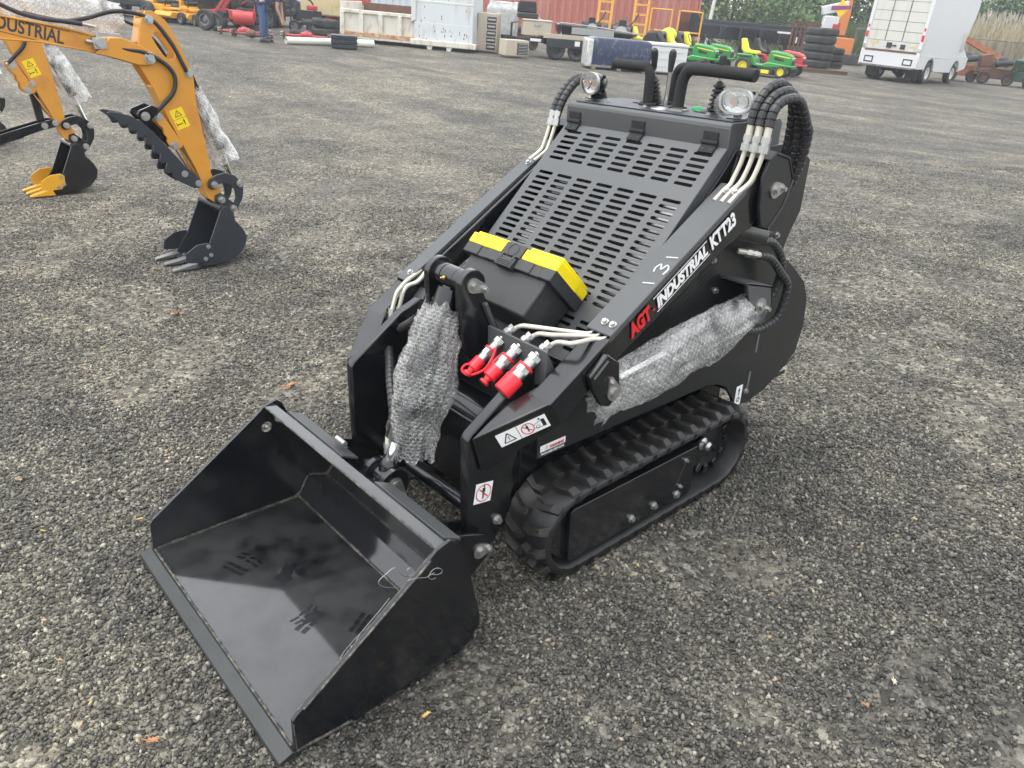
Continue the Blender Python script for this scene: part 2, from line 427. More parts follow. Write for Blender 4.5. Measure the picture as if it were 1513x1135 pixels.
for i in range(7):                               # smeared patch
    a0 = random.uniform(0,360); c = (-.10+random.uniform(-.035,.035), .33+random.uniform(-.03,.03))
    pts = [(c[0]+math.cos(R(k*30))*random.uniform(.012,.032), c[1]+math.sin(R(k*30))*random.uniform(.010,.026)) for k in range(12)]
    m.add([(x,y,fz(y)+i*.00005) for x,y in pts], [tuple(range(12))])
m.build_each('boot_print', mat('wiped black paint', (.0022,.0026,.0034), .24, var=.3), bucket)
# quick plate behind the bucket and the ears
m = MB()
m.prism([(.515,.392),(.560,.345),(.640,.27),(.650,.16),(.635,.06),(.620,.08),(.618,.25),(.545,.335),(.508,.385)], -.245, .245)
m.build('hitch_plate', BL, bucket, bev=.0015)
for a, b in ((.10,.44),(-.455,-.085)):
    m = MB(); m.prism([(.535,.380),(.590,.352),(.588,.345),(.532,.373)], a, b); m.build('hitch_lip', SA, bucket, bev=.0012)
for s in (-1, 1):
    m = MB()
    for a, b in ((.345,.358),(.262,.275)):
        m.prism([(.555,.320),(.640,.285),(.738,.245),(.757,.230),(.764,.200),(.755,.160),(.690,.112),(.59,.05)], *sx2(s, a, b))
    e = m.build('pin_ear', BL, bucket, bev=.002)
    m = MB(); m.cyl((s*.25,.722,.192),(s*.366,.722,.192),.016)
    m.prism([(.722+.024*math.cos(t),.192+.024*math.sin(t)) for t in [R(k) for k in range(60,301,20)]] + [(.760,.176),(.766,.190),(.756,.202)], *sx2(s, .3585, .364))
    m.bolt((s*.364,.752,.190),(s,0,0),.008,.010); m.cyl((s*.364,.722,.192),(s*.374,.722,.192),.012)
    m.build('hinge_pin', ZN, bucket)
m = MB()
for s in (-1, 1):
    m.prism(arc((.632,.302),.052,-30,200,14)+[(.575,.20),(.62,.12)], *sx2(s, .036, .056))
    m.cyl((s*.026,.632,.302),(s*.037,.632,.302),.040,20)
m.build('cylinder_bracket', BL, bucket, bev=.002)
m = MB(); m.cyl((-.06,.632,.302),(.066,.632,.302),.017)
m.prism([(.632+.026*math.cos(R(k)),.302+.026*math.sin(R(k))) for k in range(40,281,20)]+[(.655,.250),(.668,.258),(.664,.275)], .0565, .062)
m.bolt((.062,.656,.262),(1,0,0),.007,.009); m.cyl((.062,.632,.302),(.067,.632,.302),.011); m.cyl((-.17,.566,.392),(-.12,.566,.392),.009)
m.build('hinge_pin', ZN, bucket)

# ---- lift arms ----------------------------------------------------
armS = .6; ca_, sa_ = 1/math.hypot(1,armS), armS/math.hypot(1,armS)
def top(y): return .832+armS*(y-1.121)
for s in (-1, 1):
    m = MB()
    up = [(.872,.676),(1.69,1.172),(1.765,1.212),(1.83,1.222),(1.875,1.19),(1.885,1.13),(1.86,1.085),(1.80,1.06),(1.615,.988),(1.133,.735),(.925,.596)]
    m.prism([(y, z-.006 if i < 2 else z) for i,(y,z) in enumerate(up)], *sx2(s, .385, .465))
    arm = m.build('lift_arm', BL, L, bev=.004)
    m = MB()                                                       # the bend that runs in to the tower
    q = [(.385,.905,.690),(.463,.878,.674),(.463,.928,.594),(.385,.965,.615),(.328,.83,.628),(.336,.708,.566),(.336,.742,.440),(.328,.87,.47)]
    m.hexa([(s*x,y,z) for x,y,z in q]); m.build('arm_elbow', BL, arm, bev=.004)
    m = MB()
    tw = [(.703,.215),(.699,.30),(.701,.555),(.712,.572),(.905,.703),(.985,.735),(1.03,.70),(.97,.60),(.90,.475),(.872,.40),(.876,.335),(.838,.215),(.800,.165),(.745,.150),(.712,.165)]
    m.prism(tw, *sx2(s, .292, .327)); m.build('tower_plate', BL, arm, bev=.005)
    m = MB(); m.bolt((s*.327,.812,.248),(s,0,0),.012,.014); m.build('bolt', ZN, arm)
    m = MB()                                                       # folded cover over the tubes
    ix = .375 if s > 0 else .405
    y0_, y1_ = (1.095,1.668) if s > 0 else (1.005,1.612)
    pl = [(y0_,top(y0_)+.002),(y1_,top(y1_)+.002),(y1_,top(y1_)-.003),(y0_,top(y0_)-.003)]
    m.prism(pl, *sx2(s, ix, .4675))
    m.prism([(y0_,top(y0_)),(y1_,top(y1_)),(y1_,top(y1_)-.02),(y0_,top(y0_)-.02)], *sx2(s, .4645, .4685))
    m.prism([(y0_,top(y0_)),(y1_,top(y1_)),(y1_,top(y1_)-.05),(y0_,top(y0_)-.05)], *sx2(s, ix, ix+.003))
    cov = m.build('hose_cover', SA, arm, bev=.0012)
    m = MB()
    for y in (y0_+.03, y1_-.028):
        for x in ((.418,.448) if s > 0 else (.425,)):
            m.bolt((s*x,y,top(y)+.002),(0,-sa_,ca_),.0085,.009)
    m.build_each('bolt', ZN, cov)
    m = MB()                                                       # lug plates of the lift cylinder under the arm
    for a, b in ((.466,.486),(.405,.420)):
        m.prism([(1.005,.722),(1.07,.775),(1.125,.735),(1.135,.66),(1.128,.622),(1.095,.602),(1.062,.615),(1.02,.68)], *sx2(s, a, b))
    br = m.build('cylinder_bracket', BL, arm, bev=.004)
    if s > 0:
        m = MB(); m.prism([(1.018,.716),(1.07,.757),(1.075,.752),(1.023,.711)], .486, .4885); m.build('weld_bead', K['dsteel'], arm)
    m = MB(); m.cyl((s*.38,1.105,.648),(s*.487,1.105,.648),.017)
    m.prism([(1.105+.026*math.cos(R(k)),.648+.026*math.sin(R(k))) for k in range(-210,31,20)]+[(1.094,.700),(1.082,.698)], *sx2(s, .487, .493))
    m.bolt((s*.493,1.092,.683),(s,0,0),.007,.007); m.cyl((s*.492,1.105,.648),(s*.500,1.105,.648),.015)
    m.build('hinge_pin', ZN, arm)
    # rear pivot
    m = MB()
    pv = [(1.725,1.10),(1.722,1.19),(1.742,1.238),(1.775,1.252),(1.850,1.232),(1.895,1.165),(1.862,1.085),(1.795,1.020),(1.752,1.035)]
    m.prism(pv, *sx2(s, .474, .486)); m.prism(pv, *sx2(s, .366, .376))
    m.prism([(1.735,1.240),(1.772,1.262),(1.853,1.241),(1.850,1.232),(1.775,1.252),(1.742,1.236)], *sx2(s, .366, .489))
    m.prism([(1.850,1.232),(1.895,1.165),(1.901,1.169),(1.856,1.240)], *sx2(s, .366, .489))
    m.prism([(1.895,1.165),(1.862,1.085),(1.795,1.020),(1.799,1.013),(1.870,1.080),(1.902,1.164)], *sx2(s, .366, .490))
    pb = m.build('pivot_bracket', K['panel'], L, bev=.003)
    m = MB(); m.cyl((s*.37,1.800,1.145),(s*.488,1.800,1.145),.020)
    m.prism([(1.797+.026*math.cos(R(k)),1.143+.026*math.sin(R(k))) for k in range(70,291,20)]+[(1.838,1.131),(1.843,1.145),(1.838,1.158)], *sx2(s, .4865, .492))
    m.bolt((s*.492,1.831,1.145),(s,0,0),.009,.013); m.bolt((s*.492,1.795,1.144),(s,0,0),.012,.009)
    m.build('hinge_pin', ZN, pb)
m = MB(); m.cyl((-.30,.782,.252),(.30,.782,.252),.024,20); m.build('cross_tube', BL, L)
m = MB(); m.bx(-.386,.386,.955,1.065,.535,.655); m.prism([(.945,.664),(1.10,.664),(1.10,.656),(.945,.656)], .16, .386)
cb = m.build('cross_beam', BL, L, bev=.004)
m = MB(); m.prism([(.955,.655),(1.045,.742),(1.055,.735),(.975,.648)], -.384, -.215); m.build('gusset', SA, cb, bev=.004)
m = MB()
for a, b, rr in ((-.090,-.066,.050),(.062,.090,.047)):
    m.prism(arc((.907,.900),rr,-35,190,16)+[(.862,.82),(.868,.74),(.892,.67),(.94,.60),(1.06,.60),(1.05,.66),(1.0,.76)], a, b)
m.cyl((-.066,.907,.900),(-.032,.907,.900),.036,20); m.cyl((.030,.907,.900),(.064,.907,.900),.036,20)
cbk = m.build('cylinder_bracket', BL, cb, bev=.003)
m = MB(); m.bar((.095,.945,.84),(.095,1.02,.67),.012,.022,(1,0,0)); m.build('rib', SA, cb, bev=.002)
m = MB(); m.cyl((-.10,.907,.900),(.092,.907,.900),.017); m.prism([(.907+.023*math.cos(R(k)),.900+.023*math.sin(R(k))) for k in range(50,281,20)]+[(.952,.872),(.960,.885),(.950,.898)], .0905, .0950)
m.bolt((.0955,.946,.883),(1,0,0),.0085,.012); m.bolt((.0955,.906,.900),(1,0,0),.0105,.008); m.build('hinge_pin', ZN, cb)

# ---- tilt cylinder and lift cylinders -----------------------------
def ram(a, b, rb, rr, eye, split, name='hydraulic_cylinder'):
    a = Vector(a); b = Vector(b); d = (b-a).normalized(); s = a+(b-a)*split
    m = MB(); m.cyl(a+d*eye, s, rb, 20); m.lathe([(rb,0),(rb*1.12,.0),(rb*1.12,.05),(rb*.6,.06)], s-d*.05, d)
    m.cyl(a-Vector((.028,0,0)), a+Vector((.028,0,0)), eye, 20); m.bar(a, a+d*eye*2.2, eye, eye)
    c = m.build(name, BL, L, bev=0)
    m = MB(); m.cyl(s, b-d*.03, rr, 18); m.build('piston_rod', K['chrome'], c)
    m = MB(); m.cyl(b-Vector((.028,0,0)), b+Vector((.028,0,0)), eye, 20); m.lathe([(rr,-.065),(rr*1.35,-.05),(rr*1.35,-.02),(rr,-.01)], b, d)
    m.build('rod_eye', BL, c); return c
tc = ram((0,.907,.900),(0,.632,.302),.040,.0225,.036,.80)
m = MB()
for p in ((.0,.870,.908),(-.0,.592,.310)): m.lathe([(.006,0),(.006,.006),(.003,.008),(.003,.014),(.001,.016)], p, (0,-1,.15), 8)
m.build('grease_nipple', K['brass'], tc)
for s in (-1, 1): ram((s*.443,1.862,.735),(s*.443,1.105,.648),.034,.019,.028,.62)

# ---- undercarriage ------------------------------------------------
cF, rF, cB, rB = (1.055,.155), .153, (1.828,.160), .158
def belt(off=0, ds=.006):
    out = []; f = lambda c, r, a0, a1, n: out.extend(arc(c, r+off, a0, a1, n))
    f(cF, rF, -92, -270, 40); 
    a = Vector(cF)+Vector((0,rF+off)); b = Vector(cB)+Vector((0,rB+off))
    out.extend([tuple(a+(b-a)*i/30) for i in range(1,30)])
    f(cB, rB, 90, -88, 40)
    a = Vector((cB[0],cB[1]-rB-off)); b = Vector((cF[0],cF[1]-rF-off))
    out.extend([tuple(a+(b-a)*i/30) for i in range(1,30)])
    return out
for s in (-1, 1):
    xi, xo = .272, .452
    o = belt(0); n_ = len(o); i_ = belt(-.030)
    m = MB(); vs = []
    for (x, pr) in ((xi,o),(xo-.008,o),(xo,belt(-.008)),(xo,belt(-.024)),(xo-.010,i_),(xi,i_)): vs += [(s*x,y,z) for y,z in pr]
    fs = [(a*n_+k, a*n_+(k+1)%n_, ((a+1)%6)*n_+(k+1)%n_, ((a+1)%6)*n_+k) for a in range(6) for k in range(n_)]
    m.add(vs, fs, True)
    # tread lugs: staggered chevron blocks either side of the centre line
    loop = [Vector(p) for p in o]; acc = [0]
    for k in range(n_): acc.append(acc[-1]+(loop[(k+1)%n_]-loop[k]).length)
    tot = acc[-1]; nl = round(tot/.0735); 
    def at(q):
        q %= tot; k = max(0, np.searchsorted(acc, q, 'right')-1); k = min(k, n_-1)
        t = (q-acc[k])/max(1e-9, acc[k+1]-acc[k]); a = loop[k]; b = loop[(k+1)%n_]; p = a+(b-a)*t
        d = (b-a).normalized(); return p, Vector((-d.y, d.x))      # outward normal for this winding
    for k in range(nl):                                             # ribs moulded on the outer edge of the belt
        for e in (-.010, -.003, .004):
            p, nn = at(k*tot/nl+e+.006); a = p-nn*.006; b = p-nn*.026
            m.bar((s*(xo+.0005),a.x,a.y),(s*(xo+.0005),b.x,b.y),.003,.003,(1,0,0))
    trk = m.build('rubber_track', K['track'], L, ang=50)
    m = MB(); xc = (xi+xo)/2
    for k in range(nl):
        for side in (1, -1):
            q0 = (k+(.5 if side < 0 else 0))*tot/nl
            rows = [(.003,-.012,.020,.024),(.032,-.018,.018,.027),(.072,-.004,.023,.027),(.0895,.005,.031,.006)]
            vs = []; 
            for (dx, c_, w, h) in rows:
                for e, hh in ((-1,0),(-.80,h),(.80,h),(1,0)):
                    p, nn = at(q0+c_+e*w*.62); p = p+nn*(hh-.001)
                    vs.append((s*(xc+side*dx*s*s), p.x, p.y))
            fs = []
            for a in range(3):
                for b in range(3): fs.append((a*4+b,a*4+b+1,a*4+b+5,a*4+b+4))
            fs += [(0,1,2,3),(12,13,14,15)]
            m.add(vs, fs)
    m.build('tread_lug', K['lug'], trk, bev=.0014, seg=1)
    # frame, guard panel, sprocket
    m = MB(); m.prism([(1.03,.10),(1.03,.215),(1.65,.225),(1.76,.20),(1.76,.12),(1.65,.085),(1.10,.085)], *sx2(s, .262, .40))
    m.cyl((s*.28,cF[0],cF[1]),(s*.42,cF[0],cF[1]),.105,28)
    for yy in (1.22,1.36,1.50): m.cyl((s*.29,yy,.085),(s*.42,yy,.085),.045,16)
    fr = m.build('track_frame', BL, L, bev=.003)
    m = MB(); m.prism([(1.018,.058),(1.018,.236),(1.03,.246),(1.655,.240),(1.662,.232),(1.658,.052),(1.645,.046),(1.03,.048)], *sx2(s, .425, .440))
    m.prism([(1.018,.238),(1.03,.248),(1.66,.242),(1.66,.236)], *sx2(s, .40, .4425))
    pn = m.build('guard_panel', BL, fr, bev=.002)
    m = MB(); m.prism(arc((1.575,.150),.078,60,-120,14), *sx2(s, .440, .4425)); m.build('access_cover', BL, fr, bev=.001)
    m = MB()
    for y, z, r_ in ((1.322,.080,.011),(1.442,.080,.011),(1.569,.074,.012),(1.600,.205,.006),(1.582,.104,.006)): m.bolt((s*.440,y,z),(s,0,0),r_,.011)
    m.build_each('bolt', ZN, fr)
    m = MB(); m.cyl((s*.33,cB[0],cB[1]),(s*.39,cB[0],cB[1]),.085,28)
    for k in range(11):
        a = 2*math.pi*k/11; m.box((s*.36,cB[0]+.098*math.cos(a),cB[1]+.098*math.sin(a)),(.075,.034,.026),Matrix.Rotation(a,4,'X'))
    m.bolt((s*.392,cB[0]-.04,cB[1]+.02),(s,0,0),.018,.022); m.bolt((s*.39,cB[0]+.03,cB[1]-.02),(s,0,0),.012,.02)
    m.build('drive_sprocket', BL, L, bev=.003)
    m = MB(); m.lathe([(.022,0),(.026,.012),(.015,.02),(.018,.035),(.010,.045)], (s*.395,1.752,.200), (s,0,0), 12); m.tube([(s*.43,1.735,.222),(s*.43,1.70,.238)], .004, 6)
    m.build('grease_valve', ZN, fr)

# ---- chassis ------------------------------------------------------
m = MB(); m.bx(-.262,.262,.96,2.05,.11,.418); m.bx(-.355,.355,1.15,2.05,.42,.645); m.bx(-.34,.34,1.55,2.02,.64,.90)
ch = m.build('chassis', BL, L, bev=.004)
side = [(.932,.428),(1.74,.415),(1.80,.412),(1.86,.398),(1.92,.365),(1.975,.30),(1.99,.25),(2.09,.25),(2.21,.272),(2.33,.335),(2.405,.386),(2.43,.50),(2.41,.62),(2.36,.70),(2.26,.775),(2.165,.835),(2.15,.87),(2.17,.92),(2.22,1.0),(2.22,1.18),(2.12,1.25),(1.74,1.25),(1.70,1.20),(1.42,.925),(1.24,.76),(1.0,.64),(.932,.52)]
for s in (-1, 1):
    m = MB(); m.prism(side, *sx2(s, .352, .364)); sd = m.build('side_panel', K['panel'], L, bev=.002)
    m = MB()                                                        # louvre slots of the engine side
    for r_ in range(3):
        for k in range(6):
            y = 1.36+r_*.135+k*.002; z = .66+r_*.075+k*.024
            m.prism([(y,z),(y+.10,z+.058),(y+.10,z+.047),(y,z-.011)], *sx2(s, .3642, .3652))
    m.build('louvre_slot', K['ink'], sd)
    m = MB()
    for y, z in ((2.077,.52),(2.062,.36),(2.095,.62)): m.prism([(y,z-.05),(y+.014,z-.052),(y+.016,z+.03),(y+.002,z+.034)], *sx2(s, .3642, .3655))
    m.build('slot', K['dsteel'], sd)
    m = MB()
    for y, z in ((2.06,.31),(2.10,.235),(1.70,.905),(1.74,.79),(2.05,.905),(2.08,.93)): m.bolt((s*.364,y,z),(s,0,0),.009,.010)
    m.mark(); m.cyl((s*.364,2.055,.225),(s*.374,2.055,.225),.030,20)
    m.build_each('bolt', ZN, sd)
    m = MB()                                                        # boxed bracket that carries the foot of the lift cylinder
    m.prism([(1.76,.842),(1.92,.80),(1.945,.72),(1.90,.66),(1.82,.69)], *sx2(s, .462, .472)); m.prism([(1.76,.842),(1.92,.80),(1.92,.79),(1.76,.832)], *sx2(s, .364, .472))
    m.prism([(1.92,.80),(1.945,.72),(1.90,.66),(1.892,.665),(1.935,.72),(1.912,.795)], *sx2(s, .364, .472)); 
    fb = m.build('cylinder_bracket', SA, sd, bev=.002)
    m = MB(); m.cyl((s*.39,1.862,.735),(s*.474,1.862,.735),.018); m.bolt((s*.473,1.862,.738),(s,0,0),.016,.012); m.bolt((s*.478,1.892,.725),(s,0,0),.009,.016)
    m.cyl((s*.472,1.862,.738),(s*.477,1.862,.738),.030,18); m.build('hinge_pin', ZN, sd)
m = MB(); m.bx(-.352,.352,2.02,2.03,.3,1.24); m.bx(-.34,.34,2.15,2.40,.28,.30)
m.build('rear_panel', BL, L, bev=.002)
m = MB(); m.box((.27,2.49,.30),(.07,.08,.012),Matrix.Rotation(R(20),4,'X')); m.bar((.27,2.38,.29),(.27,2.46,.29),.02,.012); m.build('foot_peg', BL, L, bev=.002)
# front body: bent sheet between the towers
m = MB()
pf = [(.925,.235),(.925,.43)]+arc((.985,.43),.06,180,115,8)+[(1.16,.575),(1.16,.235)]
m.prism(pf, -.258, .258); m.prism([(.945,.42),(.955,.52),(1.16,.60),(1.16,.42)], -.35, -.26); m.prism([(.945,.43),(.955,.52),(1.16,.60),(1.16,.43)], .26, .35)
m.build('front_panel', BL, L, bev=.006)
m = MB(); m.prism([(1.06,.648),(1.27,.648),(1.27,.660),(1.066,.660),(1.066,.70),(1.06,.70)], -.35, .35); m.build('tray', BL, L, bev=.002)

# ---- slotted hood -------------------------------------------------
PU = Vector((0,.717,.697)); PN = Vector((0,-.697,.717)); P0 = Vector((0,1.704,1.257))
def pp(x, u, n=0): return P0+PU*u+PN*n+Vector((x,0,0))
def slotted(cols, rows, xr, ur, hl, hh):
    m = MB()
    xs = sorted({xr[0], xr[1]} | {round(c+k*.0478,5) for c in cols for k in (-1,1)}); us = sorted({ur[0], ur[1]} | {round(r_+k*.0120,5) for r_ in rows for k in (-1,1)})
    def dd(l):
        out = []
        for v in l:
            if not out or v-out[-1] > .0015: out.append(v)
        return out
    xs = dd(xs); us = dd(us)
    for i in range(len(xs)-1):
        for j in range(len(us)-1):
            a, b, c, d = xs[i], xs[i+1], us[j], us[j+1]; cx = (a+b)/2; cu = (c+d)/2
            hit = any(abs(cx-k) < .006 for k in cols) and any(abs(cu-k) < .003 for k in rows)
            if not hit: m.add([pp(a,c),pp(b,c),pp(b,d),pp(a,d)], [(0,1,2,3)]); continue
            rr = hh; R_ = [(cx+hl-rr+rr*math.cos(R(t)), cu+rr*math.sin(R(t))) for t in range(0,91,30)]; L_ = [(cx-hl+rr+rr*math.cos(R(t)), cu+rr*math.sin(R(t))) for t in range(90,181,30)]
            up = R_+L_; lo = [(x, 2*cu-u) for x, u in up]
            A = [(b,cu)]+up+[(a,cu),(a,d),(b,d)]; B = [(b,cu)]+lo+[(a,cu),(a,c),(b,c)]
            m.add([pp(*q) for q in A], [tuple(range(len(A)))]); m.add([pp(*q) for q in B], [tuple(range(len(B)))])
    return m
cols = [-.2445+.0956*k-.003 for k in range(7)]; cols = [c-.0395+.0 for c in cols]; cols = [-.2535+.0953*k-.0285+.0285*k/3*0 for k in range(7)]
cols = [-.2500+.0945*(k-0)+.0 - .034+.0115*k/6*0 for k in range(7)]
cols = [-.286+.0953*k for k in range(7)]
rows = [-.034-.0240*k for k in range(6)]+[-.222-.0240*k for k in range(18)]+[-.70-.024*k for k in range(5)]
m = slotted(cols, rows, (-.354,.354), (-.86,0), .0355, .0062)
hood = m.build('engine_hood', SA, L, solid=.0018, merge=True)
m = MB()
for x in (-.354,.354): m.mark(); m.add([pp(x,0),pp(x,-.86),pp(x,-.86,-.05),pp(x,0,-.05)], [(0,1,2,3)])
m.build_each('hood_flange', SA, hood, solid=.003)
for x in (-.310,-.008,.290):
    m = MB()
    h = lambda x0,x1,u0,u1,n0,n1: m.hexa([pp(x0,u0,n0),pp(x1,u0,n0),pp(x1,u1,n0),pp(x0,u1,n0),pp(x0,u0,n1),pp(x1,u0,n1),pp(x1,u1,n1),pp(x0,u1,n1)])
    h(x-.028,x+.028,-.030,.002,.002,.008); m.cyl(pp(x-.030,.006,.011),pp(x+.030,.006,.011),.0075,10)
    m.bx(x-.028,x+.028,1.699,1.7045,1.270,1.302)
    hg = m.build('hinge', K['foam'], hood, bev=.001)
    m = MB()
    for k in (-.015,.015): m.mark(); m.cyl(pp(x+k,-.018,.008),pp(x+k,-.018,.0092),.004,10); m.mark(); m.cyl((x+k,1.699,1.288),(x+k,1.6975,1.288),.004,10)
    m.build_each('screw', K['rubber'], hg)
# oil cooler fins and tubes seen through the slots
m = MB()
for k in range(17):
    u = -.232-.0243*k
    m.hexa([pp(.255,u-.006,-.016),pp(.318,u-.006,-.016),pp(.318,u+.006,-.016),pp(.255,u+.006,-.016),pp(.255,u-.006,-.03),pp(.318,u-.006,-.03),pp(.318,u+.006,-.03),pp(.255,u+.006,-.03)])
    if k < 15: m.cyl(pp(-.215,u-.002,-.018),pp(-.150,u-.002,-.018),.007,8)
    for x0 in (-.12,-.02,.075,.16):
        if (k*7+int(x0*100)) % 5: m.cyl(pp(x0,u-.004,-.030),pp(x0+.075,u-.004,-.030),.0038,8)
m.build('oil_cooler', mat('dull aluminium fins', (.36,.36,.35), .38, metal=.8, var=.2, dirt=(.1,.1,.1)), L)
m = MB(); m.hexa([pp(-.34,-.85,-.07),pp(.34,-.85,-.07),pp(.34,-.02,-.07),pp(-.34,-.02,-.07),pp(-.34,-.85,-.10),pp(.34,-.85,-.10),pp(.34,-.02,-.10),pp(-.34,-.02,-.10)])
m.build('cooler_shroud', mat('recess shade black', (.004,.004,.004), .95, var=.2), L)  # near-black colour paints in the shade of the recess behind the slots

# ---- console ------------------------------------------------------
m = MB(); m.prism([(1.7045,1.245),(1.7045,1.318)]+arc((1.719,1.318),.0145,180,90,5)+[(1.985,1.333),(2.0,1.32),(2.0,1.0),(1.74,1.0)], -.356, .356)
con = m.build('console', SA, L, bev=.010, seg=3)
m = MB(); m.bx(-.335,.345,1.728,1.975,1.3335,1.337); m.build('deck_plate', K['greyblk'], con, bev=.001)
m = MB()
for x, y in ((-.24,1.80),(-.06,1.79),(.20,1.80),(.33,1.95)): m.bolt((x,y,1.337),(0,0,1),.007,.006)
m.mark(); m.bx(.045,.10,1.79,1.83,1.337,1.342); m.build_each('bolt', ZN, con)
def grip(pts, name='hand_grip', r=.0185):
    m = MB(); m.tube(spline(pts,6), r, 14); m.lathe([(.032,0),(.032,.005),(.022,.008)], (pts[0][0],pts[0][1],1.337), (0,0,1)); return m.build(name, K['foam'], con)
grip([(-.106,1.86,1.337),(-.106,1.86,1.40),(-.107,1.86,1.440),(-.122,1.86,1.460),(-.15,1.86,1.463),(-.21,1.86,1.464),(-.275,1.86,1.465)], r=.0175)
grip([(.030,1.86,1.337),(.034,1.86,1.40),(.040,1.86,1.435),(.060,1.86,1.462),(.10,1.86,1.468),(.20,1.862,1.466),(.315,1.864,1.462)], r=.020)
grip([(-.105,2.00,1.337),(-.10,2.00,1.42),(-.085,2.00,1.455),(-.05,2.0,1.463),(.02,1.995,1.462),(.10,1.99,1.455)], 'rear_rail', .017)
def lever(x, y, tip, boot, rod=.0055, kn=.0135):
    m = MB(); t = Vector(tip); b = Vector((x,y,1.337))
    m.cyl(b, t, rod, 10); lv = m.build('control_lever', K['chrome'], con)
    m = MB(); d = (t-b).normalized(); m.lathe([(.004,-.062),(.009,-.058),(kn*.85,-.03),(kn,-.008),(kn*.85,.006),(kn*.4,.012),(.0005,.013)], t, d, 14); m.build('knob', K['rubber'], lv)
    if boot:
        m = MB(); pr = [(.052,0),(.052,.004)]
        for k in range(6): r_ = .032-.0022*k; z = .006+k*.0145; pr += [(r_*.62,z),(r_,z+.004),(r_,z+.008),(r_*.62,z+.0125)]
        m.lathe(pr+[(.012,.095),(.006,.1)], b, d, 18); m.build('boot', K['rubber'], lv)
        m = MB(); m.bx(x-.06,x+.06,y-.04,y+.04,1.337,1.340); m.build('boot_plate', BL, lv)
    return lv
lever(-.118,1.905,(-.100,1.865,1.512),True); lever(-.030,1.865,(-.016,1.86,1.512),False,.0065); lever(.178,1.875,(.182,1.87,1.508),True)
m = MB(); m.ell((-.0,1.80,1.337),(.035,.03,.006)); m.build('deck_cap', ZN, con)
m = MB(); m.ell((.085,1.90,1.337),(.022,.02,.012)); m.build('fuel_cap', mat('green plastic', (.02,.35,.10), .4), con)
for x, ry, zc in ((-.3125,-12,1.396),(.3125,4,1.390)):
    M = Matrix.Translation((x,1.785,zc)) @ Matrix.Rotation(R(ry),4,'Z') @ Matrix.Diagonal((.84,.84,.74,1))
    def oval(a, b, n=28): return [(a*math.copysign(abs(math.cos(2*math.pi*k/n))**.8,math.cos(2*math.pi*k/n)), b*math.copysign(abs(math.sin(2*math.pi*k/n))**.8,math.sin(2*math.pi*k/n))) for k in range(n)]
    def rings(m, rs, cap=True):
        vs = []; n = 28
        for (a, b, y) in rs: vs += [(p,y,q) for p,q in oval(a,b)]
        m.add(vs, [(i*n+k,i*n+(k+1)%n,(i+1)*n+(k+1)%n,(i+1)*n+k) for i in range(len(rs)-1) for k in range(n)], True)
        if cap: m.add(vs[-n:], [tuple(range(n))])
    m = MB(); m.T = M; rings(m, [(.058,.044,-.012),(.066,.050,-.012),(.066,.050,.012),(.058,.044,.03),(.035,.028,.058),(.01,.008,.066)])
    for k in range(4): m.box((0,.03+.008*k,.0),(.105-.018*k,.003,.082-.014*k))
    m.bar((0,.02,-.045),(0,.02,-.070),.03,.02); m.box((0,.015,-.0700),(.06,.05,.005))
    li = m.build('work_light', BL, con)
    m = MB(); m.T = M
    for dx in (-.024,.024): m.lathe([(.026,-.008),(.022,.004),(.012,.014),(.004,.017)], (dx,0,0), (0,1,0), 18)
    m.add([(p,.001,q) for p,q in oval(.060,.045)], [tuple(range(28))]); m.build('reflector', K['lens'], li)
    m = MB(); m.T = M; rings(m, [(.063,.048,-.010),(.060,.045,-.017),(.045,.034,-.021),(.02,.015,-.023)]); m.build('lens', K['glass'], li)
    m = MB(); m.T = M; rings(m, [(.059,.045,-.011),(.059,.045,-.018),(.068,.053,-.018),(.068,.053,-.006),(.066,.051,-.006)], False); m.build('lamp_rim', ZN, li)
# ---- hoses, tubes -------------------------------------------------
def hose(pts, r=.0145, spiral=.021, name='hydraulic_hose', k=14):
    m = MB(); path = spline(pts, k); s = 0; rr = []
    fine = []
    for i in range(len(path)-1):
        n = max(1, int((path[i+1]-path[i]).length/.0020))
        fine += [path[i]+(path[i+1]-path[i])*j/n for j in range(n)]
    fine.append(path[-1])
    for i, p in enumerate(fine):
        if i: s += (p-fine[i-1]).length
        ph = (s/spiral) % 1; rr.append(r*(1.0 if .06 < ph < .90 else .84) if spiral else r)
    m.tube(fine, rr, 10); return m.build(name, K['hose'], L)
def pipe(pts, r=.0075, name='hydraulic_tube', parent=None):
    m = MB(); m.tube(spline(pts,6), r, 10); return m.build(name, TB, parent or L)
def nut(p, q, r=.016, parent=None, name='hex_nut'):
    m = MB(); p = Vector(p); q = Vector(q); d = q-p
    m.cyl(p, p+d*.45, r, 6); m.cyl(p+d*.45, p+d*.62, r*.8, 14); m.cyl(p+d*.62, q, r*.92, 6); return m.build(name, ZN, parent or L, bev=.001)
for i, x in enumerate((.402,.428,.454)):
    nx = .422+.031*i
    pipe([(x,1.60,1.118),(x,1.645,1.145),(x+.006,1.664,1.160),(nx-.012,1.678,1.182),(nx-.004,1.691,1.225),(nx,1.699,1.268)])
    nut((nx,1.698,1.262),(nx+.001,1.704,1.308), .0165)
    m = MB(); m.cyl((nx,1.704,1.306),(nx,1.708,1.338),.0112,12); m.build('hose_ferrule', TB, L)
    hose([(nx,1.706,1.335),(nx,1.722,1.385),(nx+.006,1.765,1.435-.012*i),(nx+.012,1.835,1.448-.022*i),(nx+.016,1.895,1.395-.03*i),(nx+.010,1.925,1.30),(nx-.005,1.935,1.20),(nx-.04,1.92,1.08),(.375+.01*i,1.89,.98)], .0150)
